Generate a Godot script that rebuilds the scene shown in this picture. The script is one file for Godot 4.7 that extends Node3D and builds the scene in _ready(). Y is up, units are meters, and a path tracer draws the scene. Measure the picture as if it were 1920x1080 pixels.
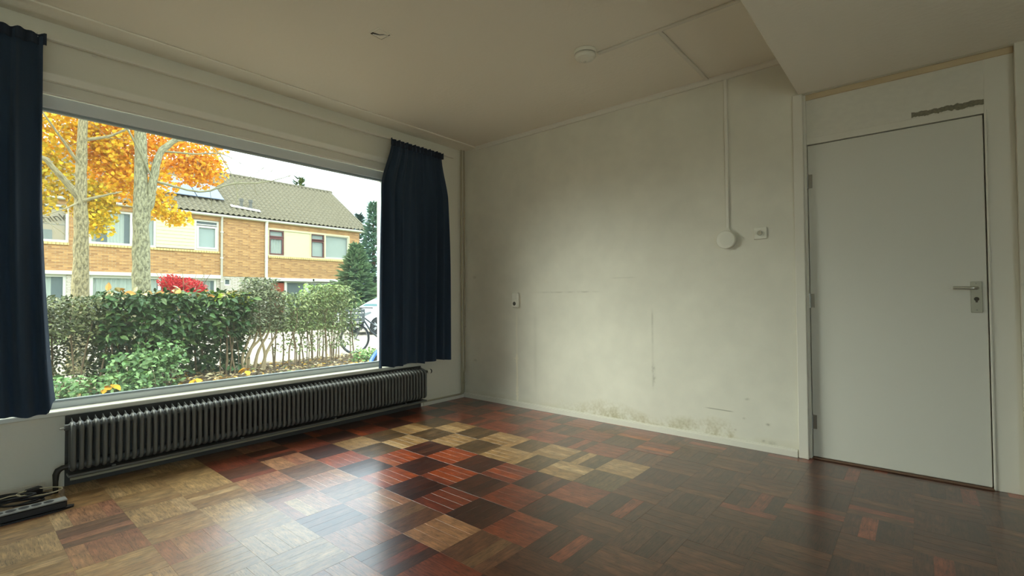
extends Node3D

# ---------------------------------------------------------------- helpers
class B:
	# collects triangles (front side given counter-clockwise, written clockwise for Godot)
	var p := PackedVector3Array()
	var n := PackedVector3Array()
	var t := PackedVector2Array()
	func tri(a: Vector3, b: Vector3, c: Vector3, na: Vector3, nb: Vector3, nc: Vector3, ua := Vector2.ZERO, ub := Vector2.ZERO, uc := Vector2.ZERO):
		p.append(a); p.append(c); p.append(b)
		n.append(na); n.append(nc); n.append(nb)
		t.append(ua); t.append(uc); t.append(ub)
	func flat_uv(v: Vector3, nn: Vector3) -> Vector2:
		var a := nn.abs()
		if a.x >= a.y and a.x >= a.z: return Vector2(v.z, -v.y)
		if a.y >= a.z: return Vector2(v.x, v.z)
		return Vector2(v.x, -v.y)
	func face(pts: Array, out: Vector3):
		# flat polygon (convex), turned to face "out"
		var nn: Vector3 = (pts[1] - pts[0]).cross(pts[2] - pts[0]).normalized()
		if nn.dot(out) < 0:
			pts = pts.duplicate(); pts.reverse(); nn = -nn
		for k in range(1, pts.size() - 1):
			tri(pts[0], pts[k], pts[k + 1], nn, nn, nn, flat_uv(pts[0], nn), flat_uv(pts[k], nn), flat_uv(pts[k + 1], nn))
	func box(c: Vector3, s: Vector3, ch := 0.0, bs := Basis.IDENTITY):
		var h := s / 2.0
		ch = minf(ch, minf(h.x, minf(h.y, h.z)) * 0.9)
		for a in 3:
			var b := (a + 1) % 3
			var d := (a + 2) % 3
			for sg in [-1.0, 1.0]:
				var o := Vector3.ZERO; o[a] = sg
				var q := []
				for k in [[-1, -1], [1, -1], [1, 1], [-1, 1]]:
					var v := Vector3.ZERO
					v[a] = sg * h[a]; v[b] = k[0] * (h[b] - ch); v[d] = k[1] * (h[d] - ch)
					q.append(c + bs * v)
				face(q, bs * o)
				if ch <= 0.0: continue
				for sb in [-1.0, 1.0]:   # edge between a and b
					var e := []
					for k in [[0, -1], [0, 1], [1, 1], [1, -1]]:
						var v := Vector3.ZERO
						v[a] = sg * (h[a] if k[0] == 0 else h[a] - ch)
						v[b] = sb * (h[b] - ch if k[0] == 0 else h[b])
						v[d] = k[1] * (h[d] - ch)
						e.append(c + bs * v)
					var oo := Vector3.ZERO; oo[a] = sg; oo[b] = sb
					face(e, bs * oo)
		if ch > 0.0:
			for x in [-1.0, 1.0]: for y in [-1.0, 1.0]: for z in [-1.0, 1.0]:
				face([c + bs * Vector3(x * h.x, y * (h.y - ch), z * (h.z - ch)), c + bs * Vector3(x * (h.x - ch), y * h.y, z * (h.z - ch)), c + bs * Vector3(x * (h.x - ch), y * (h.y - ch), z * h.z)], bs * Vector3(x, y, z))
	func span(a: Vector3, b: Vector3, ch := 0.0):
		box((a + b) / 2.0, (b - a).abs(), ch)
	func tube(pts: Array, r, sides := 8, caps := true, closed := false):
		var m := pts.size()
		var rings := []
		var norms := []
		var side := Vector3.ZERO
		var run := 0.0
		var us := []
		for k in m:
			var d: Vector3
			if closed: d = (pts[(k + 1) % m] - pts[(k + m - 1) % m]).normalized()
			else: d = (pts[mini(k + 1, m - 1)] - pts[maxi(k - 1, 0)]).normalized()
			if side == Vector3.ZERO:
				side = d.cross(Vector3.UP if absf(d.y) < 0.9 else Vector3.RIGHT).normalized()
			else:
				side = (side - d * side.dot(d)).normalized()
			var up := d.cross(side)
			var rr: float = r[k] if r is Array else r
			var ring := []
			var nr := []
			for j in sides + 1:
				var w := TAU * j / sides
				var o := side * cos(w) + up * sin(w)
				ring.append(pts[k] + o * rr); nr.append(o)
			rings.append(ring); norms.append(nr)
			if k > 0: run += (pts[k] - pts[k - 1]).length()
			us.append(run)
		var last := m if closed else m - 1
		for k in last:
			var k2 := (k + 1) % m
			var u2: float = us[k2] if k2 > 0 else us[k] + 0.1
			for j in sides:
				var ua := Vector2(float(j) / sides, us[k]); var ub := Vector2(float(j + 1) / sides, us[k])
				var uc := Vector2(float(j + 1) / sides, u2); var ud := Vector2(float(j) / sides, u2)
				tri(rings[k][j], rings[k][j + 1], rings[k2][j + 1], norms[k][j], norms[k][j + 1], norms[k2][j + 1], ua, ub, uc)
				tri(rings[k][j], rings[k2][j + 1], rings[k2][j], norms[k][j], norms[k2][j + 1], norms[k2][j], ua, uc, ud)
		if caps and not closed:
			face(rings[0].slice(0, sides), pts[0] - pts[1])
			face(rings[m - 1].slice(0, sides), pts[m - 1] - pts[m - 2])
	func lathe(prof: Array, sides := 24, xf := Transform3D.IDENTITY):
		# prof: Vector2(radius, height) from bottom to top, about the y axis
		for k in prof.size() - 1:
			var a: Vector2 = prof[k]; var b: Vector2 = prof[k + 1]
			var e := (b - a).normalized()
			for j in sides:
				var w0 := TAU * j / sides; var w1 := TAU * (j + 1) / sides
				var d0 := Vector3(cos(w0), 0, sin(w0)); var d1 := Vector3(cos(w1), 0, sin(w1))
				var n0 := xf.basis * (d0 * e.y - Vector3.UP * e.x); var n1 := xf.basis * (d1 * e.y - Vector3.UP * e.x)
				var v0 := xf * (d0 * a.x + Vector3.UP * a.y); var v1 := xf * (d1 * a.x + Vector3.UP * a.y)
				var v2 := xf * (d1 * b.x + Vector3.UP * b.y); var v3 := xf * (d0 * b.x + Vector3.UP * b.y)
				if b.x > 0.0: tri(v0, v3, v2, n0, n0, n1)
				if a.x > 0.0: tri(v0, v2, v1, n0, n1, n1)
	func prism(poly: PackedVector2Array, z0: float, z1: float, xf := Transform3D.IDENTITY, ch := 0.0):
		# polygon in xy, extruded along z
		if Geometry2D.is_polygon_clockwise(poly): poly.reverse()
		var inner := poly
		if ch > 0.0:
			var off := Geometry2D.offset_polygon(poly, -ch, Geometry2D.JOIN_MITER)
			if off.size() == 1 and off[0].size() == poly.size():
				inner = off[0]
				if Geometry2D.is_polygon_clockwise(inner): inner.reverse()
				var best := 0
				for k in inner.size():
					if inner[k].distance_to(poly[0]) < inner[best].distance_to(poly[0]): best = k
				var r := PackedVector2Array()
				for k in inner.size(): r.append(inner[(k + best) % inner.size()])
				inner = r
			else: ch = 0.0
		var ids := Geometry2D.triangulate_polygon(inner)
		for k in range(0, ids.size(), 3):
			var q := []
			for e in 3: q.append(inner[ids[k + e]])
			face([xf * Vector3(q[0].x, q[0].y, z1), xf * Vector3(q[1].x, q[1].y, z1), xf * Vector3(q[2].x, q[2].y, z1)], xf.basis * Vector3(0, 0, signf(z1 - z0)))
			face([xf * Vector3(q[0].x, q[0].y, z0), xf * Vector3(q[1].x, q[1].y, z0), xf * Vector3(q[2].x, q[2].y, z0)], xf.basis * Vector3(0, 0, -signf(z1 - z0)))
		var lo := minf(z0, z1); var hi := maxf(z0, z1)
		for k in poly.size():
			var a := poly[k]; var b := poly[(k + 1) % poly.size()]
			var o := xf.basis * Vector3(b.y - a.y, a.x - b.x, 0)
			face([xf * Vector3(a.x, a.y, lo + ch), xf * Vector3(b.x, b.y, lo + ch), xf * Vector3(b.x, b.y, hi - ch), xf * Vector3(a.x, a.y, hi - ch)], o)
			if ch > 0.0:
				var c := inner[k]; var d := inner[(k + 1) % inner.size()]
				face([xf * Vector3(a.x, a.y, hi - ch), xf * Vector3(b.x, b.y, hi - ch), xf * Vector3(d.x, d.y, hi), xf * Vector3(c.x, c.y, hi)], o + xf.basis * Vector3(0, 0, o.length()))
				face([xf * Vector3(a.x, a.y, lo + ch), xf * Vector3(b.x, b.y, lo + ch), xf * Vector3(d.x, d.y, lo), xf * Vector3(c.x, c.y, lo)], o - xf.basis * Vector3(0, 0, o.length()))
	func pierced(x0: float, x1: float, y0: float, y1: float, z0: float, z1: float, holes: Array, xf := Transform3D.IDENTITY):
		# slab in xy from z0 to z1 with rectangular holes [x0, x1, y0, y1]
		var xs := [x0, x1]; var ys := [y0, y1]
		for h in holes: xs += [clampf(h[0], x0, x1), clampf(h[1], x0, x1)]; ys += [clampf(h[2], y0, y1), clampf(h[3], y0, y1)]
		xs.sort(); ys.sort()
		var solid := func(i: int, j: int) -> bool:
			if i < 0 or j < 0 or i >= xs.size() - 1 or j >= ys.size() - 1: return false
			if xs[i + 1] - xs[i] < 1e-6 or ys[j + 1] - ys[j] < 1e-6: return false
			var c := Vector2((xs[i] + xs[i + 1]) / 2, (ys[j] + ys[j + 1]) / 2)
			for h in holes:
				if c.x > h[0] and c.x < h[1] and c.y > h[2] and c.y < h[3]: return false
			return true
		var near := func(i: int, j: int, di: int, dj: int) -> bool:
			i += di; j += dj
			while i >= 0 and i < xs.size() - 1 and xs[i + 1] - xs[i] < 1e-6: i += di if di else 1
			while j >= 0 and j < ys.size() - 1 and ys[j + 1] - ys[j] < 1e-6: j += dj if dj else 1
			return solid.call(i, j)
		for i in xs.size() - 1:
			for j in ys.size() - 1:
				if not solid.call(i, j): continue
				var a: float = xs[i]; var b: float = xs[i + 1]; var c: float = ys[j]; var d: float = ys[j + 1]
				var q := func(l: Array, o: Vector3):
					var r := []
					for v in l: r.append(xf * v)
					face(r, xf.basis * o)
				q.call([Vector3(a, c, z1), Vector3(b, c, z1), Vector3(b, d, z1), Vector3(a, d, z1)], Vector3(0, 0, z1 - z0))
				q.call([Vector3(a, c, z0), Vector3(b, c, z0), Vector3(b, d, z0), Vector3(a, d, z0)], Vector3(0, 0, z0 - z1))
				if not near.call(i, j, -1, 0): q.call([Vector3(a, c, z0), Vector3(a, d, z0), Vector3(a, d, z1), Vector3(a, c, z1)], Vector3.LEFT)
				if not near.call(i, j, 1, 0): q.call([Vector3(b, c, z0), Vector3(b, d, z0), Vector3(b, d, z1), Vector3(b, c, z1)], Vector3.RIGHT)
				if not near.call(i, j, 0, -1): q.call([Vector3(a, c, z0), Vector3(b, c, z0), Vector3(b, c, z1), Vector3(a, c, z1)], Vector3.DOWN)
				if not near.call(i, j, 0, 1): q.call([Vector3(a, d, z0), Vector3(b, d, z0), Vector3(b, d, z1), Vector3(a, d, z1)], Vector3.UP)
	func grid(rows: Array, uvs := Vector2.ONE, both := 0.0):
		# rows of points -> smooth surface; "both" = thickness of a cloth
		var r := rows.size(); var c: int = rows[0].size()
		var nn := []
		for i in r:
			var l := []
			for j in c:
				var du: Vector3 = rows[i][mini(j + 1, c - 1)] - rows[i][maxi(j - 1, 0)]
				var dv: Vector3 = rows[mini(i + 1, r - 1)][j] - rows[maxi(i - 1, 0)][j]
				l.append(du.cross(dv).normalized())
			nn.append(l)
		for i in r - 1:
			for j in c - 1:
				var ua := Vector2(float(j) / (c - 1), float(i) / (r - 1)) * uvs
				var ud := Vector2(float(j + 1) / (c - 1), float(i + 1) / (r - 1)) * uvs
				var ub := Vector2(ud.x, ua.y); var uc := Vector2(ua.x, ud.y)
				for sd in ([1.0, -1.0] if both > 0.0 else [1.0]):
					var off: float = both * 0.5 * sd
					var a: Vector3 = rows[i][j] + nn[i][j] * off; var b: Vector3 = rows[i][j + 1] + nn[i][j + 1] * off
					var d: Vector3 = rows[i + 1][j + 1] + nn[i + 1][j + 1] * off; var e: Vector3 = rows[i + 1][j] + nn[i + 1][j] * off
					if sd > 0:
						tri(a, b, d, nn[i][j], nn[i][j + 1], nn[i + 1][j + 1], ua, ub, ud)
						tri(a, d, e, nn[i][j], nn[i + 1][j + 1], nn[i + 1][j], ua, ud, uc)
					else:
						tri(a, d, b, -nn[i][j], -nn[i + 1][j + 1], -nn[i][j + 1], ua, ud, ub)
						tri(a, e, d, -nn[i][j], -nn[i + 1][j], -nn[i + 1][j + 1], ua, uc, ud)
		if both > 0.0:
			for i in r - 1:
				for j in [0, c - 1]:
					var o: Vector3 = (rows[i][0] - rows[i][1]) if j == 0 else (rows[i][j] - rows[i][j - 1])
					var h0: Vector3 = nn[i][j] * both * 0.5; var h1: Vector3 = nn[i + 1][j] * both * 0.5
					face([rows[i][j] + h0, rows[i][j] - h0, rows[i + 1][j] - h1, rows[i + 1][j] + h1], o)
			for j in c - 1:
				for i in [0, r - 1]:
					var o: Vector3 = (rows[0][j] - rows[1][j]) if i == 0 else (rows[i][j] - rows[i - 1][j])
					var h0: Vector3 = nn[i][j] * both * 0.5; var h1: Vector3 = nn[i][j + 1] * both * 0.5
					face([rows[i][j] + h0, rows[i][j] - h0, rows[i][j + 1] - h1, rows[i][j + 1] + h1], o)
	func mesh(m: Material = null) -> ArrayMesh:
		var a := []
		a.resize(Mesh.ARRAY_MAX)
		a[Mesh.ARRAY_VERTEX] = p; a[Mesh.ARRAY_NORMAL] = n; a[Mesh.ARRAY_TEX_UV] = t
		var am := ArrayMesh.new()
		am.add_surface_from_arrays(Mesh.PRIMITIVE_TRIANGLES, a)
		if m: am.surface_set_material(0, m)
		return am

var taken := {}
var M := {}
var rng := RandomNumberGenerator.new()

func numbered(parent: Node, called: String) -> String:
	var key := str(parent.get_instance_id()) + called
	var k: int = taken.get(key, 0)
	taken[key] = k + 1
	return called if k == 0 else "%s_%03d" % [called, k]

func put(called: String, b, m: Material, parent: Node = self, at := Vector3.ZERO) -> MeshInstance3D:
	var o := MeshInstance3D.new()
	o.name = numbered(parent, called)
	o.mesh = b.mesh() if b is B else b
	if m: o.material_override = m
	o.cast_shadow = GeometryInstance3D.SHADOW_CASTING_SETTING_ON
	o.position = at
	parent.add_child(o, true)
	return o

func tag(o: Node, label: String, category: String, group := "") -> Node:
	o.set_meta("label", label); o.set_meta("category", category)
	if group: o.set_meta("group", group)
	return o

func thing(called: String, label: String, category: String, at := Vector3.ZERO, group := "") -> Node3D:
	var o := Node3D.new()
	o.name = numbered(self, called)
	o.position = at
	add_child(o, true)
	tag(o, label, category, group)
	return o

func base(called: String, parent: Node, at := Vector3.ZERO) -> Node3D:
	var o := Node3D.new()
	o.name = numbered(parent, called); o.position = at
	parent.add_child(o, true)
	return o

func struct(o: Node, label := "", category := "") -> Node:
	o.set_meta("kind", "structure")
	if label: o.set_meta("label", label)
	if category: o.set_meta("category", category)
	return o

func many(called: String, mesh: Mesh, xfs: Array, cols: Array, m: Material, parent: Node = self) -> MultiMeshInstance3D:
	var mm := MultiMesh.new()
	mm.transform_format = MultiMesh.TRANSFORM_3D
	mm.use_colors = true
	mm.mesh = mesh
	mm.instance_count = xfs.size()
	for k in xfs.size():
		mm.set_instance_transform(k, xfs[k]); mm.set_instance_color(k, cols[k])
	var o := MultiMeshInstance3D.new()
	o.name = numbered(parent, called)
	o.multimesh = mm; o.material_override = m
	o.set_meta("kind", "stuff")
	parent.add_child(o, true)
	return o

func c8(r: float, g: float, b: float) -> Color: return Color(r / 255.0, g / 255.0, b / 255.0)
func lin(r: float, g: float, b: float) -> Color: return c8(r, g, b).srgb_to_linear()

func mat(col: Color, rough := 0.6, metal := 0.0, spec := 0.5) -> StandardMaterial3D:
	var m := StandardMaterial3D.new()
	m.albedo_color = col; m.roughness = rough; m.metallic = metal; m.metallic_specular = spec
	return m

func tex(im: Image) -> ImageTexture:
	im.generate_mipmaps()
	return ImageTexture.create_from_image(im)

func noise_image(w: int, h: int, f: float, sd: int, oct := 4) -> Image:
	var nz := FastNoiseLite.new()
	nz.seed = sd; nz.frequency = f; nz.fractal_octaves = oct
	nz.noise_type = FastNoiseLite.TYPE_SIMPLEX_SMOOTH
	return nz.get_seamless_image(w, h)

func bump_of(im: Image, k: float) -> ImageTexture:
	var c := im.duplicate()
	c.convert(Image.FORMAT_RGBA8)
	c.bump_map_to_normal_map(k)
	return tex(c)

func rnd(a: float, b: float) -> float: return rng.randf_range(a, b)
func rv(s: float) -> Vector3: return Vector3(rnd(-s, s), rnd(-s, s), rnd(-s, s))
func any_basis() -> Basis: return Basis(Vector3(rnd(-1, 1), rnd(-1, 1), rnd(-1, 1)).normalized(), rnd(0, TAU))

# ---------------------------------------------------------------- the scene
const H := 2.641          # ceiling height
const LOW := 2.37         # underside of the lowered ceiling
const TS := 0.2498        # parquet block
const OX := -1.525
const OZ := 0.943

func _ready():
	rng.seed = 4711
	camera_and_light()
	materials()
	room()
	parquet()
	door()
	window()
	curtains()
	radiator()
	pipes()
	fittings()
	power_strip()
	ground()
	house()
	trees()
	hedge()
	street()

func camera_and_light():
	var cam := Camera3D.new()
	cam.name = "camera"
	cam.fov = 61.69
	cam.near = 0.05; cam.far = 300.0
	cam.transform = Transform3D(Basis(Vector3.UP, deg_to_rad(-49.76)) * Basis(Vector3.RIGHT, deg_to_rad(1.19)) * Basis(Vector3.BACK, deg_to_rad(-0.40)), Vector3(-3.620, 1.051, 3.733))
	add_child(cam); cam.current = true
	var e := Environment.new()
	var sk := ProceduralSkyMaterial.new()
	sk.sky_top_color = Color(0.92, 0.98, 1.0)
	sk.sky_horizon_color = Color(0.58, 0.68, 0.72)
	sk.sky_curve = 0.5
	sk.ground_bottom_color = Color(0.35, 0.33, 0.3)
	sk.ground_horizon_color = Color(0.6, 0.62, 0.62)
	sk.sun_angle_max = 1.0
	var sky := Sky.new()
	sky.sky_material = sk
	e.background_mode = Environment.BG_SKY
	e.sky = sky
	e.background_energy_multiplier = 1.0
	e.tonemap_mode = Environment.TONE_MAPPER_LINEAR
	e.tonemap_exposure = 7.0
	e.sdfgi_enabled = true; e.ssao_enabled = true; e.ssil_enabled = true
	var w := WorldEnvironment.new()
	w.name = "world"; w.environment = e
	add_child(w)
	# sun behind thin cloud, ahead and to the left, so wide that it casts no edges
	var sun := DirectionalLight3D.new()
	sun.name = "veiled_sun"
	sun.light_color = Color(0.96, 1.0, 0.95)
	sun.light_energy = 0.42
	sun.light_angular_distance = 55.0
	sun.shadow_enabled = true
	sun.look_at_from_position(Vector3.ZERO, Vector3(0.66, -0.54, 0.72))
	add_child(sun)

func materials():
	M.paint = mat(c8(226, 222, 206), 0.75)
	M.paint.normal_enabled = true
	M.paint.normal_texture = bump_of(noise_image(256, 256, 0.03, 3), 3.0)
	M.paint.normal_scale = 0.25
	M.paint.uv1_triplanar = true; M.paint.uv1_world_triplanar = true; M.paint.uv1_scale = Vector3.ONE * 3.0
	M.ceiling = M.paint.duplicate(); M.ceiling.albedo_color = c8(240, 234, 218)
	M.white = mat(c8(232, 229, 215), 0.45)
	M.trim = mat(c8(226, 222, 208), 0.5)
	M.frame = mat(c8(216, 222, 222), 0.35)
	M.sill = mat(c8(222, 220, 205), 0.4)
	M.door = mat(c8(218, 216, 204), 0.5)
	M.dark = mat(c8(30, 26, 20), 0.8)
	M.plastic = mat(c8(232, 230, 215), 0.35)
	M.black = mat(c8(22, 22, 24), 0.5)
	M.steel = mat(c8(170, 168, 160), 0.35, 0.9)
	M.rad = mat(c8(98, 99, 95), 0.42)
	M.pipe = mat(c8(176, 168, 142), 0.5)
	M.curtain = mat(c8(44, 62, 82), 0.9)
	M.curtain.rim_enabled = true; M.curtain.rim = 0.3
	var weave := Image.create(64, 64, false, Image.FORMAT_RGBA8)
	for y in 64: for x in 64:
		var k := 0.5 + 0.25 * sin(x * TAU / 4.0) * (1.0 if (y / 2) % 2 == 0 else -1.0) + 0.15 * sin(y * TAU / 4.0)
		weave.set_pixel(x, y, Color(k, k, k))
	M.curtain.normal_enabled = true; M.curtain.normal_texture = bump_of(weave, 2.0)
	M.curtain.uv1_scale = Vector3(40, 60, 1)
	M.curtain.backlight_enabled = true; M.curtain.backlight = c8(40, 52, 66)
	M.glass = StandardMaterial3D.new()
	M.glass.transparency = BaseMaterial3D.TRANSPARENCY_ALPHA
	M.glass.albedo_color = Color(0.9, 0.95, 0.95, 0.04)
	M.glass.roughness = 0.02; M.glass.metallic_specular = 0.5
	# wood: grain streaks along v
	var base_im := Image.create(256, 512, false, Image.FORMAT_RGBA8)
	var nz := FastNoiseLite.new(); nz.seed = 5; nz.frequency = 0.02; nz.fractal_octaves = 4
	var n2 := FastNoiseLite.new(); n2.seed = 9; n2.frequency = 0.012; n2.fractal_octaves = 2
	for y in 512:
		for x in 256:
			var w := nz.get_noise_2d(x * 4.0, y * 0.35) * 0.35 + n2.get_noise_2d(x * 1.5, y * 0.8) * 0.35
			var pore := nz.get_noise_2d(x * 9.0 + 700, y * 0.9)
			var k := 0.82 + w * 0.42 - (0.22 if pore > 0.36 else 0.0)
			k = clampf(k, 0.3, 1.0)
			base_im.set_pixel(x, y, Color(k, k * 0.985, k * 0.96))
	M.grain = tex(base_im)
	M.grain_bump = bump_of(base_im, 1.5)

func slab(called: String, a: Vector3, b: Vector3, m: Material, ch := 0.0) -> MeshInstance3D:
	var s := B.new(); s.span(a, b, ch)
	var o := put(called, s, m)
	struct(o)
	return o

func wall_picture() -> Texture2D:
	# dirt and wear of the plaster: x = z of the wall 0..3.125, y = height 0..2.641
	var w := 1000; var h := 845
	var im := Image.create(w, h, false, Image.FORMAT_RGB8)
	var fine := FastNoiseLite.new(); fine.seed = 21; fine.frequency = 0.02; fine.fractal_octaves = 5
	var big := FastNoiseLite.new(); big.seed = 23; big.frequency = 0.006; big.fractal_octaves = 3
	var sp := FastNoiseLite.new(); sp.seed = 29; sp.frequency = 0.11; sp.fractal_octaves = 3
	var base_c := Color(0.886, 0.871, 0.808)
	for py in h:
		var y := (h - 1 - py) / 320.0
		for px in w:
			var z := px / 320.0
			var f := fine.get_noise_2d(px, py); var g := big.get_noise_2d(px, py); var s := sp.get_noise_2d(px, py)
			var c := base_c * (1.0 + 0.03 * g + 0.015 * f)
			# mould along the foot of the wall
			var foot := clampf(1.0 - (y - 0.03) / (0.12 + 0.1 * g), 0.0, 1.0) * smoothstep(1.0, 1.7, z) * (1.0 - smoothstep(2.68, 2.74, z))
			var mould := clampf(foot * (0.55 + 1.3 * f + 0.7 * s), 0.0, 1.0)
			var low := clampf(1.0 - y / 0.1, 0.0, 1.0) * clampf(0.5 + 1.5 * f, 0.0, 1.0) * 0.35
			c = c.lerp(Color(0.60, 0.55, 0.38), maxf(mould * 0.5, low * 0.8))
			# faint old shelf lines
			var ln := exp(-pow((y - 1.10 + 0.004 * f) / 0.006, 2.0)) * smoothstep(0.85, 1.0, z) * (1.0 - smoothstep(1.5, 1.7, z)) * (0.4 + f)
			ln += exp(-pow((y - 1.21) / 0.004, 2.0)) * smoothstep(1.74, 1.8, z) * (1.0 - smoothstep(1.93, 2.0, z)) * 0.4
			ln += exp(-pow((z - 2.115) / 0.008, 2.0)) * smoothstep(0.3, 0.36, y) * (1.0 - smoothstep(0.9, 0.98, y)) * (0.25 + 0.8 * maxf(f, 0.0))
			ln += exp(-pow((z - 2.118) / 0.012, 2.0) - pow((y - 0.49) / 0.025, 2.0)) * 1.4 * (0.6 + s)
			ln += exp(-pow((z - 2.125) / 0.012, 2.0) - pow((y - 0.41) / 0.03, 2.0)) * 1.0 * (0.6 + s)
			ln += exp(-pow((z - 0.95) / 0.02, 2.0)) * smoothstep(0.1, 0.3, y) * (1.0 - smoothstep(0.8, 1.0, y)) * 0.18
			# dark scratches and specks
			ln += exp(-pow((y - 0.237 + (z - 2.6) * 0.02) / 0.0025, 2.0)) * smoothstep(2.5, 2.56, z) * (1.0 - smoothstep(2.68, 2.72, z)) * 2.2
			for q in [[2.78, 0.2, 0.006], [2.80, 0.335, 0.008], [2.93, 0.18, 0.008], [2.90, 0.065, 0.007], [2.955, 0.06, 0.012], [2.72, 0.11, 0.005], [0.16, 0.4, 0.01], [0.15, 1.27, 0.012]]:
				var dd := Vector2((z - q[0]) * 0.6, y - q[1]).length()
				if dd < 0.03: ln += exp(-pow(dd / q[2], 2.0)) * (0.8 + s)
			c = c.lerp(Color(0.46, 0.44, 0.36), clampf(ln * 0.3, 0.0, 0.7))
			# filled-in cable groove under the socket
			var st := exp(-pow((z - 0.725 + 0.006 * f) / 0.009, 2.0)) * smoothstep(0.03, 0.06, y) * (1.0 - smoothstep(0.85, 0.95, y))
			st *= 0.45 if y > 0.5 else 0.95
			st += exp(-pow((z - 0.715) / 0.03, 2.0) - pow((y - 0.46 + 0.02 * s) / 0.03, 2.0)) * clampf(0.6 + s * 1.2, 0.0, 1.0)
			st += exp(-pow((z - 0.725) / 0.025, 2.0) - pow((y - 0.13) / 0.06, 2.0)) * clampf(0.4 + s * 1.5, 0.0, 1.0)
			c = c.lerp(Color(0.96, 0.93, 0.84), clampf(st, 0.0, 0.9))
			im.set_pixel(px, py, c)
	return tex(im)

func room():
	# floor slab under the parquet
	var fl := slab("floor", Vector3(-5.4, -0.15, -0.0), Vector3(0.2, -0.012, 6.2), mat(c8(70, 48, 36), 0.7))
	fl.set_meta("label", "parquet floor of square wood blocks laid in a checkerboard")
	# window wall, inner face z = 0
	var b := B.new()
	b.pierced(-5.4, 0.2, -0.6, 3.2, -0.28, 0.0, [[-4.25, -0.90, 0.40, 2.30]])
	struct(put("wall_window", b, M.paint))
	# right wall, inner face x = 0, door recess from z 3.165 to 4.134
	var xf := Transform3D(Basis(Vector3(0, 0, 1), Vector3(0, 1, 0), Vector3(-1, 0, 0)), Vector3.ZERO)
	b = B.new()
	b.pierced(0.0, 6.2, 0.0, H, -0.16, 0.0, [[3.165, 4.134, -1.0, LOW]], xf)
	var wr := put("wall_right", b, null)
	var wm = M.paint.duplicate()
	wm.uv1_triplanar = false; wm.uv1_world_triplanar = false
	wm.normal_enabled = false
	wm.albedo_color = Color.WHITE
	wm.albedo_texture = wall_picture()
	# flat_uv gives (z, -y) in metres
	wm.uv1_scale = Vector3(1.0 / 3.125, 1.0 / (845.0 / 320.0), 1); wm.uv1_offset = Vector3(0, 1, 0)
	wr.material_override = wm
	struct(wr, "white plaster wall with mould at its foot and faint old marks", "")
	slab("wall_left", Vector3(-5.4, 0.0, 0.0), Vector3(-5.2, H, 6.2), M.paint)
	var rb := B.new()
	rb.pierced(-5.2, 0.0, 0.0, H, 6.0, 6.2, [[-5.1, -2.85, 0.06, 2.25]])  # opening cut for the added rear window
	struct(put("wall_rear", rb, M.paint))
	# added glazing behind the camera, put in to fill the room with daylight
	var added_win := Node3D.new(); added_win.name = "window_2"; add_child(added_win)
	struct(added_win, "added window behind the camera that lets in fill daylight", "")
	rb = B.new()
	rb.pierced(-5.1, -2.85, 0.06, 2.25, 6.07, 6.13, [[-5.03, -4.02, 0.13, 2.18], [-3.94, -2.92, 0.13, 2.18]])
	put("frame", rb, M.frame, added_win)
	for x in [-5.05, -3.96]:
		rb = B.new(); rb.span(Vector3(x, 0.11, 6.095), Vector3(x + 1.06, 2.2, 6.1))
		put("pane", rb, M.glass, added_win)
	slab("ceiling", Vector3(-5.4, H, 0.0), Vector3(0.2, H + 0.2, 6.2), M.ceiling)
	var lo := slab("ceiling_lowered", Vector3(-5.2, LOW, 3.145), Vector3(-0.0, H, 6.0), M.ceiling, 0.004)
	# thin board along the window wall, ceiling strip above the right wall
	slab("trim_1", Vector3(-5.2, H - 0.012, 0.0), Vector3(0.0, H, 0.2), M.ceiling, 0.004)
	var s := B.new()
	s.prism(PackedVector2Array([Vector2(0, 0), Vector2(-0.03, 0), Vector2(-0.03, -0.012), Vector2(-0.016, -0.034), Vector2(0, -0.034)]), 0.2, 3.145, Transform3D(Basis.IDENTITY, Vector3(0, H, 0)))
	struct(put("trim_2", s, M.trim))
	# skirting on the right wall with a bead on top
	s = B.new()
	s.prism(PackedVector2Array([Vector2(0, 0), Vector2(0, 0.05), Vector2(-0.006, 0.05), Vector2(-0.006, 0.043), Vector2(-0.014, 0.038), Vector2(-0.014, 0)]), 0.0, 3.105)
	struct(put("baseboard_right", s, M.trim))
	s = B.new()
	s.span(Vector3(-0.57, 0, 0), Vector3(-0.02, 0.05, 0.012), 0.003)
	s.span(Vector3(-5.2, 0, 0), Vector3(-3.24, 0.05, 0.012), 0.003)
	struct(put("baseboard_window", s, M.trim))

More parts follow.
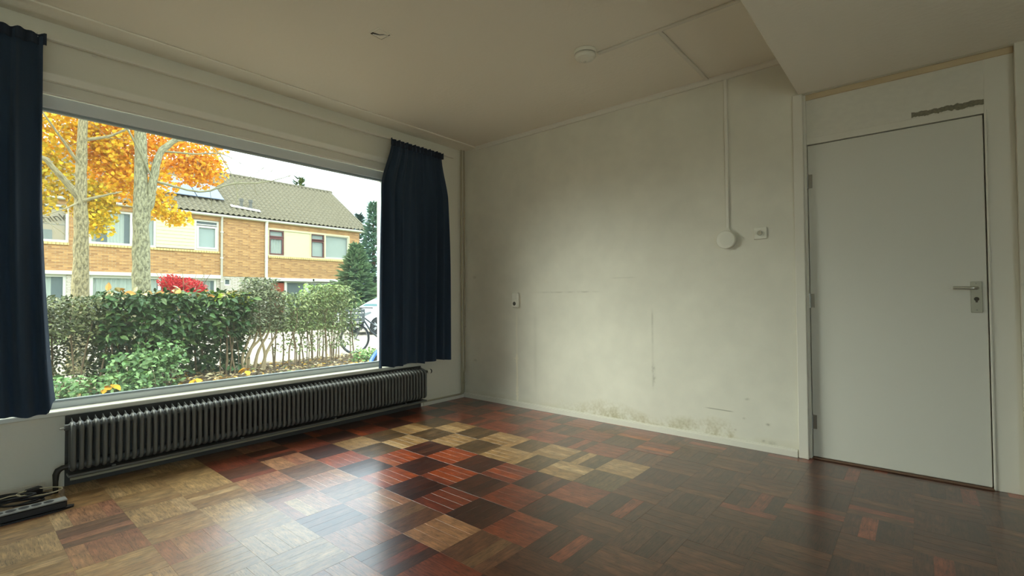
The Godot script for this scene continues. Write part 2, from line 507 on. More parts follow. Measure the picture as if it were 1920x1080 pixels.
func parquet():
	var fl := get_node("floor")
	# wood tones, sRGB; the palest hold window glare, some the dim foreground
	var tones := {
		"O": [c8(196, 92, 46), c8(186, 84, 42), c8(204, 108, 58)],
		"R": [c8(158, 78, 52), c8(146, 70, 48), c8(170, 88, 60)],
		"D": [c8(84, 44, 34), c8(76, 40, 32), c8(94, 50, 38)],
		"T": [c8(196, 154, 104), c8(184, 142, 92), c8(206, 166, 118)],
		"V": [c8(112, 86, 58), c8(102, 78, 52), c8(124, 94, 62)],
		"N": [c8(98, 56, 42), c8(88, 50, 38), c8(106, 62, 46)],
		"P": [c8(204, 140, 106), c8(192, 124, 92), c8(212, 154, 112)],
		"Q": [c8(150, 106, 78), c8(138, 92, 68), c8(158, 116, 84)],
		"G": [c8(232, 190, 134), c8(224, 182, 126), c8(236, 196, 144)],
		"K": [c8(206, 164, 112), c8(196, 152, 102), c8(212, 172, 120)],
		"B": [c8(112, 66, 46), c8(102, 58, 42), c8(126, 76, 52)],
	}
	var mats := {}
	for k in tones:
		mats[k] = []
		for c in tones[k]:
			var m := mat(c, 0.34)
			m.albedo_texture = M.grain
			m.normal_enabled = true; m.normal_texture = M.grain_bump; m.normal_scale = 0.18
			m.clearcoat_enabled = true; m.clearcoat = 0.7; m.clearcoat_roughness = 0.2
			mats[k].append(m)
	# strips: six cuts of the grain
	var strips := []
	var w := TS / 4.0
	for k in 8:
		var b := B.new()
		var tilt := Basis(Vector3(0, 0, 1), rnd(-0.006, 0.006)) * Basis(Vector3(1, 0, 0), rnd(-0.0015, 0.0015))
		b.box(Vector3(0, -0.006, 0), Vector3(w, 0.012, TS), 0.0004)
		var o := Vector2(rnd(0, 1), rnd(0, 1))
		for q in b.t.size():
			var v := b.p[q]
			b.t[q] = Vector2(v.x / 0.25 + o.x, v.z / 0.5 + o.y)
			b.p[q] = tilt * v
			b.n[q] = tilt * b.n[q]
		strips.append(b.mesh())
	for i in range(-4, 21):
		for j in range(-15, 7):
			var cx := OX + (j + 0.5) * TS; var cz := OZ + (i + 0.5) * TS
			# only what the lens can see, with a margin
			var d := Vector3(cx, 0, cz) - Vector3(-3.62, 1.051, 3.733)
			var ax := Vector3(sin(deg_to_rad(49.76)), 0, -cos(deg_to_rad(49.76)))
			var dep := d.dot(ax)
			var lat := absf(d.cross(ax).y)
			var seen := dep > 0.9 and lat < dep * 1.08 + 1.1 and dep > 1.0
			var light := posmod(i + j, 2) == 1
			var key := ""
			if cx > -0.78: key = "R" if light else "B"
			elif cx > -1.28: key = "T" if light else "V"
			elif cx > -2.0: key = "O" if light else "D"
			elif cx > -2.6: key = "R" if light else "D"
			else: key = "T" if light else "V"
			if cz < 0.95 and cx > -1.8 and cx < -1.0: key = "T" if light else "V"
			if cz < 0.45: key = "R" if light else "D"
			if cz > 2.35 and cx > -2.2: key = "B" if light else "N"  # foreground dimness put into darker, flatter tones
			if cz > 1.6 and cz <= 2.35 and cx <= -1.28 and cx > -2.6: key = "R" if light else "D"
			if cx <= -1.95 and cx > -2.45 and cz <= 2.35: key = ("P" if rng.randf() < 0.75 else "R") if light else ("Q" if rng.randf() < 0.7 else "B")  # pinkish glare put into the block colour
			if cx <= -2.45 and cz <= 2.35: key = ("G" if rng.randf() < 0.8 else "P") if light else ("K" if rng.randf() < 0.8 else "Q")  # glare off the lacquer by the window put into paler tones
			if not seen:
				continue
			var t := base("parquet_block", fl, Vector3(cx, rnd(-0.0006, 0.0), cz))
			if not light: t.rotation.y = PI / 2
			var odd := rng.randi_range(0, 9) if rng.randf() < 0.35 else -1
			for s in 4:
				var kk := key
				if s == odd % 4 and odd >= 0:
					kk = {"O": "R", "R": "O", "D": "B", "T": "G", "V": "K", "B": "R", "G": "K", "K": "G", "N": "R", "P": "G", "Q": "P"}[key]
				var o := put("wood_strip", strips[rng.randi_range(0, 7)], mats[kk][rng.randi_range(0, 2)], t, Vector3((s - 1.5) * w, 0, 0))
	# the rest of the floor, behind the camera and out of view
	var rest := B.new()
	rest.span(Vector3(-5.2, -0.012, 0.0), Vector3(0.0, -0.004, 6.0))
	put("parquet_rest", rest, mats["B"][1], fl)

func door():
	var X := 0.045
	# post and frame
	var s := B.new()
	s.span(Vector3(-0.015, 0, 3.112), Vector3(0.03, LOW, 3.168), 0.003)
	struct(put("trim_3", s, M.trim))
	s = B.new()
	s.span(Vector3(0.028, 0.0, 3.166), Vector3(0.15, LOW, 3.181), 0.002)     # hinge side
	s.span(Vector3(X - 0.004, 0.0, 4.018), Vector3(0.15, LOW, 4.134), 0.002)  # lock side
	s.span(Vector3(X - 0.004, 0.0, 4.016), Vector3(X - 0.012, 2.06, 4.026), 0.002)
	s.span(Vector3(X - 0.004, 2.042, 3.181), Vector3(0.15, 2.085, 4.018), 0.002)
	s.span(Vector3(X + 0.04, 0, 3.181), Vector3(0.15, 2.05, 3.196))          # stops behind the leaf
	s.span(Vector3(X + 0.04, 0, 4.0), Vector3(0.15, 2.05, 4.018))
	s.span(Vector3(X + 0.04, 2.025, 3.181), Vector3(0.15, 2.05, 4.018))
	var d := Node3D.new(); d.name = "door_1"; add_child(d)
	struct(d, "white flush door with lever handle and three hinges in a recess", "")
	put("frame", s, M.trim, d)
	s = B.new()
	s.span(Vector3(X, 0.012, 3.184), Vector3(X + 0.038, 2.036, 4.012), 0.003)
	put("door_leaf", s, M.door, d)
	s = B.new()
	s.span(Vector3(X - 0.02, 0.0, 3.181), Vector3(0.15, 0.01, 4.018), 0.003)
	put("threshold", s, mat(c8(110, 84, 66), 0.5), d)
	# transom panel with a torn grey strip of old paint
	var tm := mat(c8(222, 218, 203), 0.65)
	var im := Image.create(512, 200, false, Image.FORMAT_RGB8)
	var nz := FastNoiseLite.new(); nz.seed = 31; nz.frequency = 0.03; nz.fractal_octaves = 4
	for y in 200:
		for x in 512:
			var u := x / 511.0; var hh := (199 - y) / 199.0      # hh 0 at the bottom of the panel
			var c := Color(0.87, 0.855, 0.80) * (1.0 + 0.02 * nz.get_noise_2d(x, y))
			var edge := 0.02 + 0.05 * nz.get_noise_2d(x * 1.3, 50.0)
			var top := 0.10 + 0.06 * u + 0.04 * nz.get_noise_2d(x * 1.2, 900.0)
			if u > 0.56 and hh > edge and hh < top: c = Color(0.50, 0.48, 0.40) * (1.0 + 0.15 * nz.get_noise_2d(x * 3, y * 3))
			if u > 0.985 and hh > 0.05 and hh < 0.95: c = c.lerp(Color(0.5, 0.46, 0.36), 0.6)
			im.set_pixel(x, y, c)
	tm.albedo_color = Color.WHITE; tm.albedo_texture = tex(im)
	s = B.new()
	s.span(Vector3(X - 0.002, 2.085, 3.181), Vector3(0.15, 2.335, 4.13))
	for q in s.t.size():
		s.t[q] = Vector2((s.p[q].z - 3.181) / 0.949, 1.0 - (s.p[q].y - 2.085) / 0.25)
	put("transom_panel", s, tm, d)
	s = B.new()
	s.span(Vector3(X - 0.014, 2.335, 3.168), Vector3(0.15, LOW, 4.134), 0.003)
	put("head_batten", s, mat(c8(206, 186, 150), 0.6), d)
	# hinges
	for y in [1.80, 1.02, 0.235]:
		s = B.new()
		s.tube([Vector3(X - 0.006, y - 0.048, 3.181), Vector3(X - 0.006, y + 0.048, 3.181)], 0.0075, 10)
		s.box(Vector3(X - 0.001, y, 3.195), Vector3(0.003, 0.09, 0.026), 0.001)
		put("hinge", s, M.steel, d)
	# handle plate, lever, keyhole
	s = B.new()
	s.span(Vector3(X - 0.007, 0.953, 3.945), Vector3(X, 1.124, 3.992), 0.002)
	var plate := put("handle_plate", s, mat(c8(176, 174, 160), 0.3, 0.6), d)
	s = B.new()
	s.tube([Vector3(X - 0.004, 1.088, 3.968), Vector3(X - 0.04, 1.088, 3.968), Vector3(X - 0.05, 1.088, 3.958), Vector3(X - 0.052, 1.088, 3.94), Vector3(X - 0.052, 1.09, 3.872)], [0.0095, 0.0095, 0.0095, 0.009, 0.0085], 12)
	put("door_handle", s, mat(c8(200, 198, 186), 0.25, 0.7), plate)
	s = B.new()
	s.lathe([Vector2(0.0, 0.0), Vector2(0.011, 0.0), Vector2(0.011, 0.003), Vector2(0, 0.003)], 14, Transform3D(Basis(Vector3(0, 0, 1), PI / 2), Vector3(X - 0.006, 1.028, 3.968)))
	s.box(Vector3(X - 0.008, 1.018, 3.968), Vector3(0.004, 0.018, 0.008), 0.001)
	put("keyhole", s, mat(c8(70, 66, 56), 0.5, 0.3), plate)
	for y in [0.967, 1.113]:
		s = B.new()
		s.lathe([Vector2(0.0, 0.0), Vector2(0.004, 0.0), Vector2(0.003, 0.0015), Vector2(0, 0.0015)], 10, Transform3D(Basis(Vector3(0, 0, 1), PI / 2), Vector3(X - 0.007, y, 3.968)))
		put("screw", s, M.steel, plate)
	# dark gap behind the leaf edges
	s = B.new()
	s.span(Vector3(X + 0.06, 0.0, 3.19), Vector3(0.16, 2.03, 4.012))
	put("rear_board", s, M.dark, d)

func window():
	var d := Node3D.new(); d.name = "window_1"; add_child(d)
	struct(d, "wide picture window with grey frame looking onto the hedge", "")
	var s := B.new()
	var L := -4.25; var Rr := -0.90
	s.span(Vector3(L, 2.165, -0.15), Vector3(Rr, 2.24, -0.075), 0.004)
	s.span(Vector3(L, 0.415, -0.15), Vector3(Rr, 0.468, -0.085), 0.004)
	s.span(Vector3(L, 0.46, -0.15), Vector3(-4.17, 2.17, -0.075), 0.004)
	s.span(Vector3(-0.962, 0.46, -0.15), Vector3(Rr, 2.17, -0.075), 0.004)
	put("frame", s, M.frame, d)
	s = B.new()   # glazing beads
	s.span(Vector3(-4.17, 2.15, -0.125), Vector3(-0.96, 2.17, -0.09), 0.003)
	s.span(Vector3(-4.17, 0.455, -0.125), Vector3(-0.96, 0.478, -0.09), 0.003)
	s.span(Vector3(-0.975, 0.46, -0.125), Vector3(-0.955, 2.16, -0.09), 0.003)
	put("glazing_bead", s, mat(c8(150, 162, 165), 0.4), d)
	s = B.new()
	s.span(Vector3(-4.18, 0.46, -0.115), Vector3(-0.955, 2.165, -0.111))
	put("pane", s, M.glass, d)
	s = B.new()
	s.span(Vector3(-4.3, 0.405, -0.10), Vector3(-0.74, 0.432, 0.035), 0.004)
	put("window_sill", s, M.sill, d)
	s = B.new()
	s.span(Vector3(L, 2.238, -0.07), Vector3(Rr, 2.30, -0.03), 0.003)
	put("head_board", s, M.trim, d)
	s = B.new()
	s.prism(PackedVector2Array([Vector2(0, 0), Vector2(0.004, 0), Vector2(0.026, 0.032), Vector2(0.026, 0.038), Vector2(0, 0.038)]), -4.3, -0.85, Transform3D(Basis(Vector3(0, 0, 1), Vector3(0, 1, 0), Vector3(1, 0, 0)), Vector3(0, 2.30, 0)))
	put("head_moulding", s, M.white, d)

func curtain(called: String, label: String, x0t: float, x1t: float, x0b: float, x1b: float, yb: float, folds: int, ph: float, zc: float, tuck := 0.0):
	var t := thing(called, label, "curtain", Vector3(0, 0, 0), "navy curtains at the picture window")
	var rows := []
	var cols := folds * 12
	for i in 41:
		var v := i / 40.0                       # 0 top, 1 bottom
		var y := lerpf(2.475, yb, v)
		var row := []
		for j in cols + 1:
			var u := float(j) / cols
			var spread := v * v if tuck > 0.0 else smoothstep(0.0, 0.22, v) * 0.75 + v * 0.25
			var x0 := lerpf(x0t, x0b, spread); var x1 := lerpf(x1t, x1b, spread)
			var warp := u + 0.018 * sin(u * 21.0 + ph) * (1.0 - u) * u * 4.0
			var w := warp * folds * TAU + ph + 0.5 * sin(v * 2.6 + u * 5.0)
			var amp := lerpf(0.012, 0.042, smoothstep(0.0, 0.4, v)) * (0.75 + 0.35 * sin(u * 9.0 + ph * 2.0))
			var z := zc + amp * sin(w) + 0.008 * sin(w * 2.1 + v * 4.0)
			if tuck > 0.0:
				z -= tuck * smoothstep(0.93, 1.0, u) * smoothstep(0.0, 0.5, v)
				if v > 0.9: y = lerpf(2.475, yb, v) + 0.05 * smoothstep(0.93, 0.97, u) * (v - 0.9) / 0.1
			var yy := y + 0.008 * sin(u * 17.0 + ph) * v + (0.006 * sin(w * 1.0) if i == 0 else 0.0)
			row.append(Vector3(lerpf(x0, x1, u) + 0.006 * cos(w), yy, z))
		rows.append(row)
	var b := B.new()
	b.grid(rows, Vector2(1, 1), 0.004)
	put("cloth", b, M.curtain, t)
	# gathered heading tape
	var hr := []
	for i in 3:
		var row := []
		for j in cols + 1:
			var u := float(j) / cols
			var w := u * folds * 2.0 * TAU + ph
			row.append(Vector3(lerpf(x0t - 0.004, x1t + 0.012, u), 2.495 - i * 0.03 + 0.005 * sin(w * 0.5) * (1 if i == 0 else 0), zc + 0.012 + 0.013 * sin(w)))
		hr.append(row)
	b = B.new(); b.grid(hr, Vector2(1, 0.1), 0.003)
	put("heading_tape", b, mat(c8(34, 46, 62), 0.9), t)
	for k in 7:
		var x := lerpf(x0t + 0.02, x1t - 0.02, k / 6.0)
		b = B.new()
		b.tube([Vector3(x, 2.478, zc), Vector3(x, 2.50, zc - 0.004), Vector3(x, 2.506, zc - 0.014), Vector3(x, 2.512, 0.0655)], 0.0025, 6)
		put("hook", b, M.plastic, t)

func curtains():
	curtain("curtain", "dark navy curtain at the right end of the window, above the radiator valve", -1.03, -0.42, -1.175, -0.315, 0.445, 7, 0.6, 0.115)
	curtain("curtain", "dark navy curtain at the left edge of the view, beside the yellow tree", -3.98, -3.282, -3.98, -3.20, 0.445, 7, 2.3, 0.125, 0.12)
	# the leading edge of the left curtain hangs back towards the glass
	var r := thing("curtain_rail", "slim white curtain rail fixed to the wall above the window", "curtain rail")
	var s := B.new()
	s.prism(PackedVector2Array([Vector2(0.034, -0.008), Vector2(0.062, -0.008), Vector2(0.062, 0.006), Vector2(0.034, 0.006)]), -4.6, -0.2, Transform3D(Basis(Vector3(0, 0, 1), Vector3(0, 1, 0), Vector3(1, 0, 0)), Vector3(0, 2.518, 0)), 0.002)
	put("rail", s, M.trim, r)
	for x in [-4.4, -3.05, -2.2, -1.2, -0.26]:
		s = B.new()
		s.span(Vector3(x - 0.012, 2.524, 0.0), Vector3(x + 0.012, 2.534, 0.056), 0.002)
		s.span(Vector3(x - 0.012, 2.505, 0.0), Vector3(x + 0.012, 2.534, 0.004), 0.001)
		put("bracket", s, M.trim, r)

func radiator():
	var t := thing("radiator", "long low grey column radiator under the picture window", "radiator", Vector3(-3.16, 0, 0.03))
	var pitch := 0.03416
	var n := 74
	var b := B.new()
	# one section: front and back column, rounded head and foot, thin seam flange round it
	var y0 := 0.115; var y1 := 0.365; var zf := 0.105; var zb := 0.03; var r := 0.0118
	var loop := []
	for q in [[zf, y0 + 0.02], [zf, y1 - 0.03], [zf - 0.006, y1 - 0.012], [zf - 0.022, y1], [zb + 0.022, y1], [zb + 0.006, y1 - 0.012], [zb, y1 - 0.03], [zb, y0 + 0.02], [zb + 0.006, y0 + 0.008], [zb + 0.022, y0], [zf - 0.022, y0], [zf - 0.006, y0 + 0.008]]:
		loop.append(Vector3(0, q[1], q[0]))
	b.tube(loop, r, 8, false, true)
	for y in [y1 - 0.016, y0 + 0.016]:   # hubs joining the sections
		b.tube([Vector3(-pitch / 2, y, (zf + zb) / 2), Vector3(-0.008, y, (zf + zb) / 2), Vector3(0.008, y, (zf + zb) / 2), Vector3(pitch / 2, y, (zf + zb) / 2)], [0.017, 0.024, 0.024, 0.017], 10, false)
	var out := PackedVector2Array(); var inn := PackedVector2Array()
	for q in [[zf + 0.004, y0 + 0.015], [zf + 0.009, y0 + 0.05], [zf + 0.009, y1 - 0.045], [zf + 0.003, y1 - 0.008], [zf - 0.02, y1 + 0.012], [zb, y1 + 0.027], [zb - 0.012, y1 + 0.012], [zb - 0.012, y0], [zb + 0.01, y0 - 0.013], [zf - 0.02, y0 - 0.011]]:
		out.append(Vector2(q[0], q[1]))
	b.prism(out, -0.0009, 0.0009, Transform3D(Basis(Vector3(0, 0, 1), Vector3(0, 1, 0), Vector3(-1, 0, 0)), Vector3.ZERO))
	var me := b.mesh()
	for k in n:
		put("section", me, M.rad, t, Vector3(0.02 + k * pitch, 0, 0))
	var end := 0.02 + (n - 1) * pitch
	for x in [-0.004, end + 0.02]:   # blind plugs
		var s := B.new()
		s.lathe([Vector2(0, -0.012), Vector2(0.014, -0.012), Vector2(0.017, 0.0), Vector2(0.017, 0.01), Vector2(0, 0.012)], 12, Transform3D(Basis(Vector3(0, 0, 1), PI / 2 if x < 0 else -PI / 2), Vector3(x, y1 - 0.016, 0.0675)))
		put("plug", s, M.rad, t)
	var s2 := B.new()
	s2.lathe([Vector2(0, 0), Vector2(0.006, 0), Vector2(0.006, 0.014), Vector2(0.004, 0.02), Vector2(0, 0.02)], 10, Transform3D(Basis(Vector3(0, 0, 1), PI / 2), Vector3(-0.014, y1 - 0.02, 0.0675)))
	put("bleed_valve", s2, M.steel, t)
	# foot rail and feet that carry the sections
	s2 = B.new()
	s2.span(Vector3(0.0, 0.074, 0.03), Vector3(end + 0.02, 0.088, 0.102), 0.003)
	put("support_rail", s2, M.rad, t)
	for x in [0.2, 0.9, 1.6, 2.3]:
		s2 = B.new()
		s2.span(Vector3(x - 0.01, 0.084, -0.02), Vector3(x + 0.01, 0.098, 0.09), 0.002)
		s2.span(Vector3(x - 0.015, 0.06, -0.02), Vector3(x + 0.015, 0.13, -0.012), 0.002)
		put("wall_bracket", s2, M.rad, t)
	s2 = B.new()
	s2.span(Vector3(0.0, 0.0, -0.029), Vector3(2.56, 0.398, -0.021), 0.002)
	put("shade_panel", s2, mat(c8(72, 70, 66), 0.7), t)  # dark sheet standing in for the shade behind and below the radiator
	# dark elbow at the lower left, thermostat valve at the upper right
	s2 = B.new()
	s2.tube([Vector3(0.01, 0.131, 0.0675), Vector3(-0.02, 0.13, 0.0675), Vector3(-0.038, 0.12, 0.0675), Vector3(-0.046, 0.1, 0.0675), Vector3(-0.047, 0.06, 0.0675), Vector3(-0.047, 0.0, 0.0675)], [0.013, 0.014, 0.016, 0.015, 0.012, 0.012], 10)
	put("pipe_elbow", s2, mat(c8(46, 42, 36), 0.5), t)
	var xv := Transform3D(Basis(Vector3(0, 0, 1), -PI / 2), Vector3(end + 0.03, y1 - 0.016, 0.0675))
	s2 = B.new()
	s2.lathe([Vector2(0, 0), Vector2(0.012, 0), Vector2(0.012, 0.016), Vector2(0.009, 0.02), Vector2(0, 0.02)], 14, xv)
	put("valve_body", s2, mat(c8(60, 56, 48), 0.4, 0.5), t)
	s2 = B.new()
	s2.lathe([Vector2(0, 0.02), Vector2(0.018, 0.02), Vector2(0.021, 0.03), Vector2(0.021, 0.052), Vector2(0, 0.052)], 18, xv)
	var kn := put("valve_knob", s2, M.plastic, t)
	s2 = B.new()
	s2.lathe([Vector2(0, 0.05), Vector2(0.021, 0.05), Vector2(0.021, 0.064), Vector2(0.017, 0.068), Vector2(0, 0.068)], 18, xv)
	put("knob_cap", s2, M.black, kn)

func pipes():
	var t := thing("heating_pipe", "thin painted heating pipe running down the room corner and along the floor", "pipe")
	var b := B.new()
	b.tube([Vector3(-0.03, H, 0.035), Vector3(-0.03, 1.0, 0.035), Vector3(-0.03, 0.33, 0.035), Vector3(-0.03, 0.30, 0.034), Vector3(-0.04, 0.26, 0.032), Vector3(-0.04, 0.1, 0.03), Vector3(-0.044, 0.066, 0.03), Vector3(-0.058, 0.05, 0.03), Vector3(-0.09, 0.046, 0.03), Vector3(-0.8, 0.05, 0.03), Vector3(-1.6, 0.045, 0.032), Vector3(-2.9, 0.04, 0.034), Vector3(-3.14, 0.04, 0.034)], 0.0085, 10)
	put("pipe", b, M.pipe, t)
	for q in [Vector3(-0.03, 1.9, 0.035), Vector3(-0.03, 0.75, 0.035), Vector3(-0.04, 0.16, 0.03)]:
		b = B.new()
		b.tube([q + Vector3(0, -0.008, 0), q + Vector3(0, 0.008, 0)], 0.0115, 10)
		b.span(Vector3(q.x - 0.004, q.y - 0.006, 0.021), Vector3(q.x + 0.004, q.y + 0.006, 0.03), 0.001)
		put("clip", b, M.pipe, t)
	var u := thing("riser_pipe", "second vertical riser pipe just left of the corner pipe", "pipe")
	b = B.new()
	b.tube([Vector3(-0.068, H, 0.03), Vector3(-0.068, 0.06, 0.03)], 0.010, 10)
	put("pipe", b, M.pipe, u)
	b = B.new(); b.lathe([Vector2(0, 0), Vector2(0.018, 0), Vector2(0.018, 0.01), Vector2(0.011, 0.014), Vector2(0, 0.014)], 14, Transform3D(Basis.IDENTITY, Vector3(-0.068, 0.05, 0.03)))
	put("collar", b, M.pipe, u)

func rot_x(p: Vector3) -> Transform3D:   # local +y out of the right wall (towards -x)
	return Transform3D(Basis(Vector3(0, 0, 1), PI / 2), p)

func fittings():
	# smoke detector on the ceiling
	var t := thing("smoke_detector", "round white smoke detector on the ceiling at the end of a cable duct", "smoke detector", Vector3(-0.955, H, 2.11))
	var b := B.new()
	var dn := Transform3D(Basis(Vector3.RIGHT, PI), Vector3.ZERO)
	b.lathe([Vector2(0, 0), Vector2(0.072, 0), Vector2(0.074, 0.006), Vector2(0.072, 0.022), Vector2(0, 0.022)], 32, dn)
	put("base", b, M.plastic, t)
	b = B.new()
	b.lathe([Vector2(0, 0.02), Vector2(0.058, 0.02), Vector2(0.058, 0.028), Vector2(0, 0.028)], 32, dn)
	put("vent_gap", b, mat(c8(120, 112, 96), 0.7), t)
	b = B.new()
	b.lathe([Vector2(0, 0.027), Vector2(0.066, 0.027), Vector2(0.067, 0.036), Vector2(0.056, 0.05), Vector2(0.03, 0.056), Vector2(0, 0.057)], 32, dn)
	put("cap", b, M.plastic, t)
	b = B.new()
	b.lathe([Vector2(0, 0.054), Vector2(0.008, 0.054), Vector2(0.008, 0.059), Vector2(0, 0.06)], 12, Transform3D(Basis(Vector3.RIGHT, PI), Vector3(0.02, 0, -0.015)))
	put("test_button", b, mat(c8(205, 200, 185), 0.4), t)
	# cable ducts on the ceiling and down the wall
	b = B.new(); b.span(Vector3(-0.895, H - 0.014, 2.165), Vector3(-0.871, H, 3.145), 0.003)
	tag(put("cable_duct", b, M.trim), "white cable duct on the ceiling from the smoke detector to the lowered ceiling", "cable duct", "white cable ducts")
	b = B.new(); b.span(Vector3(-0.872, H - 0.012, 2.562), Vector3(-0.03, H, 2.586), 0.003)
	tag(put("cable_duct", b, M.trim), "white cable duct crossing the ceiling to the right wall", "cable duct", "white cable ducts")
	b = B.new(); b.span(Vector3(-0.014, 1.535, 2.683), Vector3(0.0, H - 0.034, 2.705), 0.003)
	tag(put("cable_duct", b, M.white), "white cable duct running down the right wall to the round box", "cable duct", "white cable ducts")
	# round box at the end of the wall duct
	t = thing("junction_box", "round white junction box at the foot of the wall cable duct", "junction box", Vector3(0, 1.453, 2.688))
	b = B.new()
	b.lathe([Vector2(0, 0), Vector2(0.062, 0), Vector2(0.062, 0.026), Vector2(0, 0.026)], 32, rot_x(Vector3.ZERO))
	b.prism(PackedVector2Array([Vector2(-0.04, 0.045), Vector2(0.04, 0.045), Vector2(0.012, 0.088), Vector2(-0.004, 0.088)]), 0.0, 0.016, Transform3D(Basis(Vector3(0, 0, 1), Vector3(0, 1, 0), Vector3(-1, 0, 0)), Vector3.ZERO))
	put("base", b, M.trim, t)
	b = B.new()
	b.lathe([Vector2(0, 0.024), Vector2(0.064, 0.024), Vector2(0.0645, 0.034), Vector2(0.060, 0.041), Vector2(0.04, 0.044), Vector2(0, 0.045)], 36, rot_x(Vector3.ZERO))
	put("lid", b, M.plastic, t)
	# light switch with a round rocker
	t = thing("wall_switch", "square white rotary switch beside the round junction box", "switch", Vector3(0, 1.483, 2.905))
	b = B.new(); b.box(Vector3(-0.006, 0, 0), Vector3(0.012, 0.082, 0.082), 0.004)
	put("plate", b, M.plastic, t)
	b = B.new(); b.lathe([Vector2(0.016, 0.0), Vector2(0.022, 0.0), Vector2(0.022, 0.018), Vector2(0.018, 0.018), Vector2(0.016, 0.014)], 24, rot_x(Vector3.ZERO))
	put("ring", b, M.plastic, t)
	b = B.new(); b.lathe([Vector2(0, 0.0), Vector2(0.013, 0.0), Vector2(0.013, 0.02), Vector2(0.011, 0.022), Vector2(0, 0.022)], 20, rot_x(Vector3.ZERO))
	b.box(Vector3(-0.025, 0, 0), Vector3(0.012, 0.006, 0.024), 0.002)
	put("knob", b, mat(c8(196, 190, 172), 0.4), t)
	# socket and switch in one tall plate, left on the wall
	t = thing("wall_socket", "tall white plate with switch above and socket below, low on the right wall", "socket", Vector3(0, 1.03, 0.727))
	b = B.new(); b.box(Vector3(-0.016, 0, 0), Vector3(0.032, 0.145, 0.078), 0.01)
	put("housing", b, M.plastic, t)
	b = B.new(); b.box(Vector3(-0.035, 0.036, 0), Vector3(0.008, 0.05, 0.05), 0.003, Basis(Vector3(0, 0, 1), 0.07))
	put("rocker", b, M.white, t)
	b = B.new(); b.box(Vector3(-0.033, -0.034, 0), Vector3(0.004, 0.062, 0.066), 0.001)
	put("socket_face", b, M.white, t)
	b = B.new()
	b.lathe([Vector2(0, 0), Vector2(0.017, 0.0), Vector2(0.019, 0.0015), Vector2(0.0, 0.0015)], 20, rot_x(Vector3(-0.0345, -0.034, 0)))
	for z in [-0.0095, 0.0095]:
		b.lathe([Vector2(0, 0), Vector2(0.003, 0.0), Vector2(0.003, 0.003), Vector2(0.0, 0.003)], 8, rot_x(Vector3(-0.0345, -0.034, z)))
	put("socket_well", b, mat(c8(90, 86, 74), 0.6), t)
	# open lamp outlet in the ceiling
	t = thing("ceiling_outlet", "small square lamp outlet with a broken cover in the middle of the ceiling", "lamp outlet", Vector3(-1.94, H, 1.29))
	t.rotation.y = deg_to_rad(4)
	b = B.new(); b.pierced(-0.052, 0.052, -0.052, 0.052, -0.002, 0.004, [[-0.043, 0.043, -0.043, 0.043]], Transform3D(Basis(Vector3(1, 0, 0), Vector3(0, 0, 1), Vector3(0, -1, 0)), Vector3.ZERO))
	put("rim", b, M.ceiling, t)
	b = B.new(); b.span(Vector3(-0.044, -0.0015, -0.044), Vector3(0.044, -0.0005, 0.044))
	put("opening", b, M.dark, t)
	b = B.new(); b.prism(PackedVector2Array([Vector2(-0.042, 0.042), Vector2(-0.042, -0.012), Vector2(-0.006, 0.0), Vector2(0.006, 0.02), Vector2(0.03, 0.032), Vector2(0.034, 0.042)]), -0.002, 0.006, Transform3D(Basis(Vector3(1, 0, 0), Vector3(0, 0, 1), Vector3(0, -1, 0)), Vector3.ZERO))
	b.prism(PackedVector2Array([Vector2(-0.03, -0.034), Vector2(0.034, -0.034), Vector2(0.036, 0.028), Vector2(0.016, 0.012), Vector2(0.004, -0.012)]), -0.002, 0.007, Transform3D(Basis(Vector3(1, 0, 0), Vector3(0, 0, 1), Vector3(0, -1, 0)), Vector3.ZERO))
	put("broken_cover", b, M.ceiling, t)
	# white cable end lying on the sill under the right curtain
	t = thing("cable_end", "short white cable end lying on the sill under the right curtain", "cable", Vector3(-0.93, 0.432, 0.02))
	b = B.new()
	var pts := []
	for k in 9: pts.append(Vector3(-0.04 + k * 0.011, 0.0052 + 0.0, 0.008 - 0.012 * sin(PI * k / 8.0)))
	b.tube(pts, 0.005, 8)
	put("cable", b, M.plastic, t)
	b = B.new(); b.tube([Vector3(0.05, 0.009, 0.008), Vector3(0.056, 0.009, 0.008), Vector3(0.072, 0.009, 0.009)], [0.006, 0.009, 0.008], 10)
	put("plug", b, M.plastic, t)

